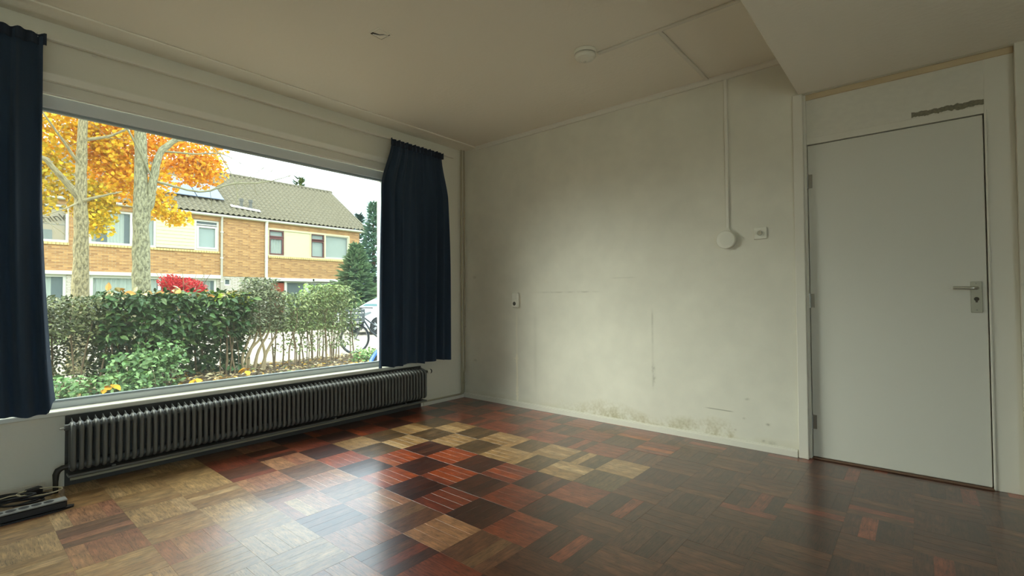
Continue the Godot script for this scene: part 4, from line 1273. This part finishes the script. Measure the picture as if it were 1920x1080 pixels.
func trees():
	var bk := bark(c8(150, 138, 104))
	var bk2 := bark(c8(146, 142, 112))
	var yel := [lin(180, 164, 48), lin(218, 188, 44), lin(238, 200, 44), lin(242, 192, 46), lin(242, 178, 50), lin(236, 164, 54)]
	var lf := leaf(0.8, 0.12)
	# left tree
	var t := thing("tree", "slim rough barked tree with yellow leaves next to the left curtain", "tree", Vector3(-2.11, -0.2, -7.5))
	branch(t, [Vector3(0.02, 0, 0), Vector3(0.04, 1.0, 0), Vector3(0.06, 1.9, 0), Vector3(0.05, 3.0, 0), Vector3(0.05, 4.0, 0), Vector3(0.08, 5.2, 0), Vector3(0.1, 6.6, 0)], 0.15, 0.02, bk, "trunk")
	branch(t, [Vector3(0.04, 3.0, 0), Vector3(-0.35, 3.55, 0.1), Vector3(-0.7, 3.8, 0.1), Vector3(-1.3, 4.3, 0.2)], 0.06, 0.015, bk)
	branch(t, [Vector3(0.05, 3.0, 0.05), Vector3(0.3, 3.12, 0.1), Vector3(0.6, 3.25, 0.1)], 0.035, 0.01, bk)
	branch(t, [Vector3(0.05, 3.6, 0.05), Vector3(-0.3, 4.15, 0.1), Vector3(-0.6, 4.6, 0.2)], 0.03, 0.008, bk, "branch", 4)
	branch(t, [Vector3(0.06, 4.1, 0.0), Vector3(0.5, 4.35, -0.3), Vector3(1.0, 4.8, -0.5)], 0.035, 0.01, bk, "branch", 4)
	branch(t, [Vector3(0.04, 3.0, 0.0), Vector3(-0.2, 2.8, 0.3), Vector3(-0.5, 2.62, 0.4)], 0.02, 0.006, bk, "branch", 3)
	crown(t, [[Vector3(-0.5, 4.6, -1.2), Vector3(0.9, 0.9, 0.9), 3.0, 1], [Vector3(-0.45, 3.6, -1.2), Vector3(0.6, 0.55, 0.7), 1.6, 0], [Vector3(0.5, 4.6, -1.3), Vector3(0.7, 0.75, 0.8), 1.8, 1], [Vector3(0.0, 5.8, -0.8), Vector3(1.2, 0.8, 1.0), 2.0, 2], [Vector3(0.35, 3.3, -1.2), Vector3(0.4, 0.35, 0.5), 0.7, 0], [Vector3(0.38, 2.75, -1.0), Vector3(0.33, 0.3, 0.4), 0.45, 0], [Vector3(-0.5, 3.05, -0.9), Vector3(0.35, 0.25, 0.4), 0.4, 0]], 8600, 0.08, yel, lf)
	# right tree, forked, nearly bare on its right side
	t = thing("tree", "forked grey barked tree with orange leaves and long bare branches to the right", "tree", Vector3(-1.19, -0.2, -7.5))
	branch(t, [Vector3(-0.0, 0, 0), Vector3(-0.0, 1.0, 0), Vector3(0.0, 1.9, 0), Vector3(-0.02, 2.6, 0), Vector3(-0.02, 3.6, 0), Vector3(-0.04, 4.6, 0), Vector3(-0.1, 6.4, 0)], 0.178, 0.06, bk2, "trunk")
	branch(t, [Vector3(0.02, 2.7, 0.02), Vector3(0.13, 3.3, 0.06), Vector3(0.17, 3.7, 0.06), Vector3(0.3, 4.15, 0.05), Vector3(0.75, 4.75, 0.0), Vector3(1.1, 5.6, 0)], 0.085, 0.03, bk2, "fork")
	branch(t, [Vector3(0.14, 3.55, 0.1), Vector3(-0.1, 4.1, 0.15), Vector3(-0.35, 4.55, 0.2), Vector3(-0.7, 5.2, 0.2)], 0.022, 0.012, bk2)
	branch(t, [Vector3(0.1, 3.55, 0.05), Vector3(0.4, 3.5, 0.1), Vector3(0.95, 3.45, 0.15), Vector3(1.5, 3.7, 0.2), Vector3(2.05, 3.82, 0.2), Vector3(2.55, 4.02, 0.2), Vector3(2.95, 4.25, 0.2)], 0.026, 0.006, bk2, "branch", 9, 0.35)
	branch(t, [Vector3(0.3, 4.15, 0.05), Vector3(0.8, 4.2, 0.1), Vector3(1.3, 4.3, 0.15), Vector3(1.7, 4.15, 0.2)], 0.022, 0.006, bk2, "branch", 9, 0.35)
	branch(t, [Vector3(0.5, 4.4, 0.05), Vector3(1.1, 4.45, 0.1), Vector3(1.45, 4.0, 0.15), Vector3(1.6, 3.5, 0.2), Vector3(1.5, 3.1, 0.2)], 0.016, 0.005, bk2, "branch", 5, 0.3)
	branch(t, [Vector3(1.5, 3.7, 0.2), Vector3(1.9, 3.95, 0.2), Vector3(2.15, 4.2, 0.2)], 0.01, 0.004, bk2, "branch", 3, 0.25)
	branch(t, [Vector3(2.05, 3.82, 0.2), Vector3(2.4, 4.25, 0.15), Vector3(2.5, 4.6, 0.1)], 0.009, 0.004, bk2, "branch", 4, 0.25)
	crown(t, [[Vector3(0.9, 4.7, -1.6), Vector3(1.05, 0.85, 0.9), 3.4, 3], [Vector3(-0.25, 4.5, -1.6), Vector3(0.7, 0.9, 0.8), 2.2, 3], [Vector3(0.1, 3.75, -1.5), Vector3(0.9, 0.5, 0.8), 1.8, 2], [Vector3(1.5, 4.35, -1.7), Vector3(0.55, 0.45, 0.6), 1.3, 3], [Vector3(0.55, 3.3, -1.5), Vector3(0.4, 0.32, 0.5), 0.6, 1], [Vector3(0.5, 5.9, -1.0), Vector3(1.4, 0.8, 1.0), 2.0, 3], [Vector3(-0.5, 3.1, -1.4), Vector3(0.45, 0.3, 0.5), 0.5, 0], [Vector3(1.0, 3.12, -1.6), Vector3(0.3, 0.2, 0.3), 0.3, 1]], 11500, 0.08, yel, lf)
	# red japanese maple in the front garden opposite
	t = thing("japanese_maple", "low bright red maple bush in front of the ground floor window opposite", "shrub", Vector3(1.3, -0.24, -14.0))
	for k in 7:
		var a := TAU * k / 7.0
		branch(t, [Vector3(0, 0, 0), Vector3(0.1 * cos(a), 0.9, 0.1 * sin(a)), Vector3(0.5 * cos(a), 1.7, 0.4 * sin(a)), Vector3(0.75 * cos(a), 2.15, 0.5 * sin(a))], 0.03, 0.006, bark(c8(90, 60, 50)) if k == 0 else bk, "stem", 2, 0.3)
	crown(t, [[Vector3(0.05, 1.62, 0), Vector3(0.62, 0.38, 0.5), 2.0, 0], [Vector3(-0.35, 1.85, 0), Vector3(0.35, 0.25, 0.35), 0.4, 0]], 2600, 0.1, [lin(176, 34, 40), lin(206, 52, 56), lin(190, 40, 52)], leaf(0.35, 0.1))
	# conifers
	conifer("pine", "broad dark green conifer at the right end of the brick house", Vector3(9.0, -0.24, -16.6), 3.9, 2.15, [lin(92, 120, 76), lin(110, 138, 92), lin(134, 158, 112)], 1100, 0.55)
	conifer("spruce", "tall pointed blue green spruce beside the right curtain", Vector3(10.35, -0.24, -17.2), 6.25, 1.55, [lin(84, 118, 92), lin(104, 138, 108), lin(124, 154, 124)], 850, 0.5)
	conifer("spruce", "thin dark spruce top just behind the gable of the house", Vector3(18.8, -0.24, -32), 8.5, 2.6, [lin(46, 74, 60), lin(60, 92, 74)], 500, 0.8)
	conifer("spruce", "green treetop showing above the ridge of the roof", Vector3(13.75, -0.24, -32), 10.7, 3.0, [lin(66, 92, 40), lin(84, 110, 50), lin(110, 130, 60)], 500, 0.8)

func conifer(called: String, label: String, at: Vector3, h: float, r: float, tones: Array, count: int, size: float):
	var t := thing(called, label, "tree", at, "conifers behind the hedge" if false else "")
	branch(t, [Vector3(0, 0, 0), Vector3(0.02, h * 0.5, 0), Vector3(0, h * 0.97, 0)], 0.13 * h / 5.0, 0.015, M.get_or_add("conifer_bark", mat(c8(84, 66, 48), 0.9)), "trunk")
	# sprays: flat fans of needles, unit length along z
	var b := B.new()
	for k in 13:
		var f := k / 12.0
		for s in [-1.0, 1.0]:
			var w := (1.0 - f * 0.75) * 0.36
			var p := Vector3(0, 0.0, f * 0.9)
			var e := p + Vector3(s * w, -0.05 - 0.06 * w, 0.2)
			var wd := 0.05
			b.face([p + Vector3(0, 0, -wd), p + Vector3(0, 0.02, wd), e], Vector3.UP)
			b.face([p + Vector3(0, 0.05, 0), p + Vector3(0, -0.06, 0), e + Vector3(0, 0.06, 0.02)], Vector3(s, 0, 1))
	b.face([Vector3(-0.05, 0, 0.6), Vector3(0.05, 0, 0.6), Vector3(0, -0.04, 1.05)], Vector3.UP)
	var me := b.mesh()
	var xf := []; var cl := []
	for k in count * 2:
		var f := pow(rng.randf(), 1.25)            # 0 low, 1 top
		var y := h * (0.06 + 0.92 * f)
		var rad := r * (1.0 - f) * (0.8 + 0.2 * sin(f * 55.0)) + 0.06
		var a := rnd(0, TAU)
		var u := sqrt(rnd(0.15, 1.0))
		var p := Vector3(cos(a) * rad * u * 0.72, y, sin(a) * rad * u * 0.72)
		var drop := lerpf(0.25, -0.5, f) + rnd(-0.3, 0.25)
		var bs := Basis(Vector3.UP, -a + PI / 2) * Basis(Vector3.RIGHT, drop) * Basis(Vector3.BACK, rnd(-0.4, 0.4)) * Basis.from_scale(Vector3.ONE * size * rnd(0.6, 1.1) * lerpf(1.0, 0.5, f))
		xf.append(Transform3D(bs, p))
		cl.append(tones[rng.randi_range(0, tones.size() - 1)] * rnd(0.7, 1.2))
	many("needles", me, xf, cl, leaf_mat(0.7), t)

func leafy(called: String, label: String, at: Vector3, boxes: Array, count: int, size: float, tones: Array, me: Mesh, facing := 0.5, m: Material = null) -> Node3D:
	var t := thing(called, label, "shrub", at)
	var xf := []; var cl := []
	var total := 0.0
	for q in boxes: total += q[2]
	for q in boxes:
		for k in int(count * q[2] / total):
			var p: Vector3 = q[0] + Vector3(rnd(-1, 1), rnd(-1, 1), rnd(-1, 1)) * q[1]
			# leaves look out and up
			var d := (Vector3(rnd(-1, 1), rnd(-0.6, 0.8), rnd(-0.3, 1.0) + facing)).normalized()
			var bs := Basis.looking_at(-d, Vector3.UP if absf(d.y) < 0.95 else Vector3.RIGHT) * Basis(Vector3.BACK, rnd(-1.2, 1.2)) * Basis(Vector3.RIGHT, rnd(-0.1, 0.6))
			xf.append(Transform3D(bs * Basis.from_scale(Vector3.ONE * size * rnd(0.65, 1.2)), p))
			cl.append(tones[rng.randi_range(0, tones.size() - 1)] * rnd(0.65, 1.25))
	many("foliage", me, xf, cl, m if m else leaf_mat(0.45), t)
	return t

func stems(t: Node3D, n: int, x0: float, x1: float, y1: float, r: float, lean: float, m: Material, depth := 0.3):
	for k in n:
		var x := lerpf(x0, x1, (k + rnd(0.1, 0.9)) / n)
		var z := rnd(-depth, depth)
		var dx := rnd(-lean, lean)
		branch(t, [Vector3(x, -0.05, z), Vector3(x + dx * 0.3, y1 * 0.35, z + rnd(-0.05, 0.05)), Vector3(x + dx * 0.8, y1 * 0.7, z + rnd(-0.1, 0.1)), Vector3(x + dx * 1.3, y1, z + rnd(-0.1, 0.1))], r * rnd(0.7, 1.2), r * 0.4, m, "stem")

func hedge():
	var G := -0.15
	var wood := mat(c8(116, 96, 70), 0.9)
	var pale := mat(c8(150, 132, 98), 0.9)
	# fine leaved shrub at the left
	var t := leafy("boxwood_shrub", "dense dull green shrub with fine leaves at the left end of the hedge", Vector3(-2.9, G, -5.1), [[Vector3(0, 1.0, 0), Vector3(1.0, 0.26, 0.45), 2.6], [Vector3(0, 0.55, -0.2), Vector3(1.0, 0.45, 0.3), 1.5], [Vector3(0, 0.75, -0.35), Vector3(1.0, 0.5, 0.12), 1.5]], 12500, 0.06, [lin(78, 88, 46), lin(92, 100, 56), lin(66, 76, 42), lin(108, 112, 66)], leaf(0.5, 0.1))
	stems(t, 12, -0.9, 0.9, 1.0, 0.016, 0.2, wood)
	# laurel
	t = leafy("laurel_hedge", "cherry laurel hedge with large glossy dark green leaves", Vector3(-1.25, G, -5.1), [[Vector3(0, 1.22, 0.0), Vector3(0.95, 0.10, 0.42), 1.2], [Vector3(0, 0.95, 0.36), Vector3(0.95, 0.3, 0.12), 1.6], [Vector3(0, 0.7, -0.1), Vector3(0.98, 0.6, 0.35), 2.2], [Vector3(0.0, 0.45, -0.25), Vector3(0.98, 0.42, 0.2), 2.2]], 5200, 0.135, [lin(44, 70, 34), lin(58, 86, 44), lin(70, 100, 54), lin(50, 76, 40), lin(96, 120, 66)], leaf(0.42, 0.1), 0.6)
	stems(t, 10, -0.8, 0.8, 1.0, 0.02, 0.25, wood)
	var xf := []; var cl := []
	for k in 70:
		xf.append(Transform3D(any_basis() * Basis.from_scale(Vector3.ONE * rnd(0.08, 0.14)), Vector3(rnd(-0.95, 0.95), 1.32 + rnd(-0.08, 0.03), rnd(-0.2, 0.45))))
		cl.append([lin(206, 178, 120), lin(196, 140, 70), lin(214, 196, 150)][k % 3])
	many("withered_leaves", leaf(0.6, 0.15), xf, cl, leaf_mat(0.8), t)
	# bright green clump at the right end of the laurel
	t = leafy("young_laurel", "small clump of yellow green leaves on top of the laurel hedge", Vector3(-0.62, G, -4.85), [[Vector3(0, 1.2, 0), Vector3(0.3, 0.1, 0.15), 1.0]], 170, 0.1, [lin(136, 156, 40), lin(110, 140, 50), lin(160, 166, 40)], leaf(0.45, 0.1))
	stems(t, 3, -0.2, 0.2, 1.15, 0.01, 0.08, wood, 0.05)
	# grey green leggy shrub with thick stems
	t = leafy("leggy_shrub", "tall grey green shrub with thick bare brown stems in the middle of the hedge", Vector3(-0.12, G, -5.0), [[Vector3(0.0, 1.02, 0), Vector3(0.42, 0.34, 0.35), 3.0], [Vector3(0.02, 1.4, 0), Vector3(0.26, 0.16, 0.2), 0.8], [Vector3(-0.15, 0.65, -0.1), Vector3(0.3, 0.15, 0.25), 0.4]], 5200, 0.07, [lin(104, 112, 76), lin(124, 130, 92), lin(88, 98, 66), lin(140, 146, 110)], leaf(0.36, 0.1))
	for q in [[-0.32, -0.12], [-0.22, -0.02], [-0.1, 0.16], [0.05, 0.3], [0.12, 0.02], [-0.3, 0.1]]:
		branch(t, [Vector3(q[0] * 0.7, -0.05, 0.1), Vector3(lerpf(q[0], q[1], 0.3), 0.3, 0.12), Vector3(q[1], 0.65, 0.1), Vector3(q[1] * 1.4, 1.1, 0.05)], 0.03, 0.01, pale, "stem")
	# thicket of thin stems, light shining through
	t = leafy("privet_thicket", "loose green shrub on many thin upright stems, left of the bicycles", Vector3(0.95, G, -5.0), [[Vector3(0, 0.98, 0), Vector3(0.75, 0.34, 0.35), 3.0], [Vector3(0.3, 1.34, 0), Vector3(0.36, 0.12, 0.25), 0.6], [Vector3(0, 0.5, 0), Vector3(0.75, 0.25, 0.3), 0.5]], 6400, 0.07, [lin(106, 124, 66), lin(126, 142, 84), lin(88, 108, 56), lin(148, 156, 102)], leaf(0.42, 0.1))
	stems(t, 26, -0.75, 0.72, 1.05, 0.014, 0.12, wood, 0.3)
	t = leafy("bright_shrub", "bright green shrub top between the privet thicket and the conifer", Vector3(1.32, G, -5.5), [[Vector3(0, 1.25, 0), Vector3(0.38, 0.25, 0.25), 1.0]], 520, 0.085, [lin(130, 166, 60), lin(106, 146, 58), lin(150, 176, 84)], leaf(0.5, 0.1))
	stems(t, 5, -0.3, 0.3, 1.2, 0.012, 0.1, wood, 0.1)
	# low plants in front
	t = leafy("low_plants", "low leafy green plants in the bed at the left under the window", Vector3(-2.15, G, -4.2), [[Vector3(-0.3, 0.14, 0.1), Vector3(0.6, 0.14, 0.3), 1.6], [Vector3(0.3, 0.25, -0.1), Vector3(0.4, 0.24, 0.25), 1.6], [Vector3(0.5, 0.46, -0.2), Vector3(0.3, 0.16, 0.15), 0.7]], 2000, 0.07, [lin(88, 122, 66), lin(106, 140, 80), lin(72, 104, 56), lin(128, 158, 98)], leaf(0.6, 0.08), 0.2)
	stems(t, 14, -0.7, 0.75, 0.45, 0.006, 0.12, mat(c8(96, 96, 60), 0.9), 0.2)
	t = leafy("small_plant", "small light green plant at the foot of the bicycle wheel", Vector3(1.75, G, -4.5), [[Vector3(0, 0.1, 0), Vector3(0.3, 0.13, 0.2), 1.0]], 420, 0.07, [lin(126, 160, 84), lin(150, 178, 104), lin(104, 140, 70)], leaf(0.5, 0.08), 0.2)
	stems(t, 4, -0.2, 0.2, 0.2, 0.005, 0.06, mat(c8(96, 96, 60), 0.9), 0.1)

func torus(c: Vector3, r: float, tr: float, m: int, bs := Basis.IDENTITY, sides := 7) -> B:
	var b := B.new()
	var pts := []
	for k in m: pts.append(c + bs * Vector3(cos(TAU * k / m) * r, sin(TAU * k / m) * r, 0))
	b.tube(pts, tr, sides, false, true)
	return b

func wheel(t: Node3D, c: Vector3, r: float, tyre: Material, rim: Material):
	var w := base("wheel", t, c)
	put("tyre", torus(Vector3.ZERO, r, 0.022, 32), tyre, w)
	put("rim", torus(Vector3.ZERO, r - 0.03, 0.009, 28), rim, w)
	var b := B.new()
	for k in 18:
		var a := TAU * k / 18.0
		b.tube([Vector3(cos(a + 0.3) * 0.02, sin(a + 0.3) * 0.02, 0.02 * (1 if k % 2 else -1)), Vector3(cos(a) * (r - 0.03), sin(a) * (r - 0.03), 0)], 0.0018, 4)
	b.tube([Vector3(0, 0, -0.04), Vector3(0, 0, 0.04)], 0.022, 10)
	put("spokes", b, rim, w)

func bicycle(called: String, label: String, at: Vector3, turn: float, frame: Material, fender: Material, crate: bool, size := 1.0):
	var t := thing(called, label, "bicycle", at)
	t.rotation.y = turn
	t.scale = Vector3.ONE * size
	var r := 0.335
	var fw := Vector3(-0.55, r + 0.02, 0); var rw := Vector3(0.53, r + 0.02, 0)
	var chrome := mat(c8(150, 150, 148), 0.35, 0.7)
	wheel(t, fw, r, M.black, chrome); wheel(t, rw, r, M.black, chrome)
	var b := B.new()
	var head := Vector3(-0.36, 0.86, 0); var bb := Vector3(0.08, 0.3, 0); var seat := Vector3(0.24, 0.84, 0)
	b.tube([head + Vector3(0.01, -0.07, 0), Vector3(-0.16, 0.5, 0), bb], 0.02, 8)
	b.tube([bb, seat], 0.018, 8)
	b.tube([head + Vector3(0.02, -0.02, 0), Vector3(-0.05, 0.62, 0), bb.lerp(seat, 0.45)], 0.017, 8)
	for s in [-0.05, 0.05]:
		b.tube([bb, rw + Vector3(0, 0, s)], 0.011, 6)
		b.tube([bb.lerp(seat, 0.75), rw + Vector3(0, 0, s)], 0.009, 6)
	b.tube([head + Vector3(0.03, -0.12, 0), head], 0.024, 8)
	put("frame", b, frame, t)
	b = B.new()
	for s in [-0.045, 0.045]: b.tube([head + Vector3(0.03, -0.12, s * 0.6), Vector3(-0.46, 0.55, s), fw + Vector3(0, 0, s)], 0.012, 6)
	b.tube([head, head + Vector3(-0.05, 0.18, 0)], 0.014, 8)
	put("fork", b, frame, t)
	b = B.new()
	b.tube([head + Vector3(0.12, 0.2, -0.29), head + Vector3(-0.02, 0.21, -0.22), head + Vector3(-0.06, 0.19, 0), head + Vector3(-0.02, 0.21, 0.22), head + Vector3(0.12, 0.2, 0.29)], 0.012, 8)
	put("handlebar", b, M.black, t)
	b = B.new()
	b.prism(PackedVector2Array([Vector2(-0.12, -0.02), Vector2(0.08, -0.09), Vector2(0.14, -0.09), Vector2(0.15, 0.09), Vector2(0.08, 0.09), Vector2(-0.12, 0.02)]), 0.0, 0.05, Transform3D(Basis(Vector3(1, 0, 0), Vector3(0, 0, 1), Vector3(0, -1, 0)), seat + Vector3(0.02, 0.12, 0)), 0.008)
	b.tube([seat, seat + Vector3(0.03, 0.08, 0)], 0.013, 8)
	put("saddle", b, M.black, t)
	for q in [[rw, 0.15, 2.5], [fw, 0.9, 2.7]]:
		b = B.new()
		var rows := []
		for k in 15:
			var a := lerpf(q[1], q[2], k / 14.0)
			var row := []
			for s in [-0.032, -0.018, 0.018, 0.032]:
				var rr := r + (0.045 if absf(s) < 0.02 else 0.03)
				row.append(q[0] + Vector3(cos(a) * rr, sin(a) * rr, s))
			rows.append(row)
		b.grid(rows, Vector2.ONE, 0.003)
		put("mudguard", b, fender, t)
	b = B.new()
	b.tube([bb + Vector3(0, 0, -0.07), bb + Vector3(0, 0, 0.07)], 0.02, 8)
	b.lathe([Vector2(0, 0), Vector2(0.09, 0.0), Vector2(0.09, 0.006), Vector2(0, 0.006)], 20, Transform3D(Basis(Vector3.RIGHT, PI / 2), bb + Vector3(0, 0, 0.06)))
	b.tube([bb + Vector3(0, 0, 0.07), bb + Vector3(0.1, -0.13, 0.075)], 0.009, 6)
	b.box(bb + Vector3(0.1, -0.14, 0.12), Vector3(0.09, 0.02, 0.08), 0.006)
	put("crank", b, chrome, t)
	if crate:
		var cr := base("crate", t, Vector3(-0.62, 0.9, 0))
		b = B.new()
		for y in [-0.1, 0.0, 0.1]:
			b.span(Vector3(-0.22, y - 0.035, -0.19), Vector3(0.22, y + 0.035, -0.18)); b.span(Vector3(-0.22, y - 0.035, 0.18), Vector3(0.22, y + 0.035, 0.19))
			b.span(Vector3(-0.22, y - 0.035, -0.19), Vector3(-0.21, y + 0.035, 0.19)); b.span(Vector3(0.21, y - 0.035, -0.19), Vector3(0.22, y + 0.035, 0.19))
		b.span(Vector3(-0.22, -0.14, -0.19), Vector3(0.22, -0.13, 0.19))
		for x in [-0.215, 0.215]: for z in [-0.185, 0.185]: b.span(Vector3(x - 0.012, -0.14, z - 0.012), Vector3(x + 0.012, 0.14, z + 0.012))
		put("crate_sides", b, mat(c8(88, 94, 92), 0.6), cr)
		b = B.new()
		b.tube([Vector3(0.2, -0.13, 0.1), Vector3(0.23, -0.3, 0.05), Vector3(0.2, -0.36, 0.03)], 0.01, 6)
		b.tube([Vector3(0.2, -0.13, -0.1), Vector3(0.23, -0.3, -0.05), Vector3(0.2, -0.36, -0.03)], 0.01, 6)
		put("crate_bracket", b, M.black, cr)

func street():
	car()
	bicycle("bicycle", "dark bicycle with a grey front crate parked behind the hedge", Vector3(3.12, -0.22, -6.2), deg_to_rad(-10), mat(c8(58, 64, 66), 0.5), mat(c8(50, 54, 56), 0.5), true)
	bicycle("bicycle", "yellow bicycle with blue mudguards just outside the window, half hidden by the right curtain", Vector3(0.21, -0.15, -0.78), deg_to_rad(2), mat(c8(206, 140, 20), 0.45), mat(c8(30, 92, 168), 0.4), false)

func car():
	var t := thing("car", "white car parked on the street behind the bicycles", "car", Vector3(6.0, -0.26, -13.3))
	var paint := mat(c8(205, 208, 208), 0.25); paint.clearcoat_enabled = true; paint.clearcoat = 0.8
	var gl := mat(c8(96, 126, 132), 0.06, 0.0, 0.8)
	# lofted body: stations along x (front at 0): [x, y of the sill, y of the top, half width low, half width top]
	var b := B.new()
	var low := PackedVector2Array([Vector2(0.0, 0.30), Vector2(-0.02, 0.52), Vector2(0.06, 0.72), Vector2(0.35, 0.84), Vector2(1.05, 0.97), Vector2(2.2, 0.99), Vector2(3.6, 1.0), Vector2(4.02, 0.95), Vector2(4.08, 0.6), Vector2(4.02, 0.3), Vector2(3.62, 0.24)])
	for k in 11:
		var a := PI * k / 10.0
		low.append(Vector2(3.27 + 0.35 * cos(a), 0.30 + 0.35 * sin(a)))
	low.append(Vector2(2.9, 0.22)); low.append(Vector2(1.2, 0.22))
	for k in 11:
		var a := PI * k / 10.0
		low.append(Vector2(0.80 + 0.35 * cos(a), 0.30 + 0.35 * sin(a)))
	low.append(Vector2(0.42, 0.24))
	b.prism(low, 0.0, 1.72, Transform3D.IDENTITY, 0.05)
	put("body", b, paint, t)
	# cabin
	b = B.new()
	var rows := []
	for q in [[0.98, 0.97, 0.0], [1.45, 1.24, 0.12], [1.85, 1.42, 0.18], [2.5, 1.47, 0.19], [3.2, 1.44, 0.18], [3.75, 1.3, 0.14], [4.0, 0.98, 0.05]]:
		rows.append([Vector3(q[0], 0.95, 0.03), Vector3(q[0], lerpf(0.95, q[1], 0.9), 0.04 + q[2]), Vector3(q[0], q[1], 0.10 + q[2]), Vector3(q[0], q[1], 1.62 - q[2]), Vector3(q[0], lerpf(0.95, q[1], 0.9), 1.68 - q[2]), Vector3(q[0], 0.95, 1.69)])
	b.grid(rows)
	put("cabin", b, paint, t)
	# windows as slightly proud panes on both sides, windscreen
	b = B.new()
	for sd in [0, 1]:
		var sg := 1.0 if sd == 1 else -1.0
		for q in [[[1.32, 1.0], [1.75, 1.30], [2.35, 1.38], [2.35, 1.0]], [[2.42, 1.0], [2.42, 1.38], [3.15, 1.34], [3.45, 1.0]]]:
			var pts := []
			for e in q:
				var zz := 0.86 + sg * (0.86 - 0.03 - 0.19 * clampf((e[1] - 0.95) / 0.5, 0, 1) + 0.012)
				pts.append(Vector3(e[0], e[1], zz))
			b.face(pts, Vector3(0, 0.3, sg))
			var back := []
			for v in pts: back.append(v - Vector3(0, 0, sg * 0.03))
			b.face(back, Vector3(0, -0.3, -sg))
	put("side_window", b, gl, t)
	b = B.new()
	b.face([Vector3(1.08, 1.035, 0.2), Vector3(1.08, 1.035, 1.52), Vector3(1.76, 1.395, 1.36), Vector3(1.76, 1.395, 0.36)], Vector3(-1, 1, 0))
	put("windscreen", b, gl, t)
	for x in [0.80, 3.27]: for z in [0.1, 1.62]:
		var w := base("wheel", t, Vector3(x, 0.31, z))
		var sgn := 1.0 if z > 0.8 else -1.0
		var xf := Transform3D(Basis(Vector3.RIGHT, PI / 2 * sgn), Vector3.ZERO)
		b = B.new(); b.lathe([Vector2(0.2, -0.09), Vector2(0.29, -0.09), Vector2(0.31, -0.06), Vector2(0.31, 0.06), Vector2(0.29, 0.1), Vector2(0.2, 0.1), Vector2(0.19, 0.05), Vector2(0, 0.04)], 28, xf)
		put("tyre", b, M.black, w)
		b = B.new()
		b.lathe([Vector2(0.19, 0.05), Vector2(0.205, 0.1), Vector2(0.215, 0.1), Vector2(0.215, 0.06)], 28, xf)
		b.lathe([Vector2(0, 0.05), Vector2(0.05, 0.05), Vector2(0.045, 0.1), Vector2(0, 0.105)], 14, xf)
		for k in 5:
			var a := TAU * k / 5.0
			for o in [-0.16, 0.16]:
				b.tube([xf * Vector3(cos(a) * 0.03, 0.09, sin(a) * 0.03), xf * Vector3(cos(a + o) * 0.2, 0.085, sin(a + o) * 0.2)], 0.016, 5)
		put("rim", b, mat(c8(196, 200, 200), 0.3, 0.6), w)
	b = B.new()
	b.prism(PackedVector2Array([Vector2(0.04, 0.70), Vector2(0.12, 0.78), Vector2(0.48, 0.86), Vector2(0.52, 0.80), Vector2(0.2, 0.68)]), 1.60, 1.735, Transform3D.IDENTITY, 0.01)
	b.prism(PackedVector2Array([Vector2(0.04, 0.70), Vector2(0.12, 0.78), Vector2(0.48, 0.86), Vector2(0.52, 0.80), Vector2(0.2, 0.68)]), -0.015, 0.12, Transform3D.IDENTITY, 0.01)
	put("headlight", b, mat(c8(120, 128, 128), 0.15), t)
	b = B.new()
	b.span(Vector3(-0.04, 0.26, 0.2), Vector3(0.02, 0.44, 1.52), 0.01)
	put("grille", b, M.black, t)
	b = B.new()
	b.box(Vector3(1.3, 1.02, 1.79), Vector3(0.12, 0.12, 0.18), 0.03)
	put("mirror", b, paint, t)
	b = B.new()
	b.span(Vector3(2.36, 0.35, 1.715), Vector3(2.368, 0.98, 1.723)); b.span(Vector3(2.1, 0.84, 1.715), Vector3(2.28, 0.87, 1.74), 0.005)
	put("door_trim", b, mat(c8(60, 62, 62), 0.5), t)
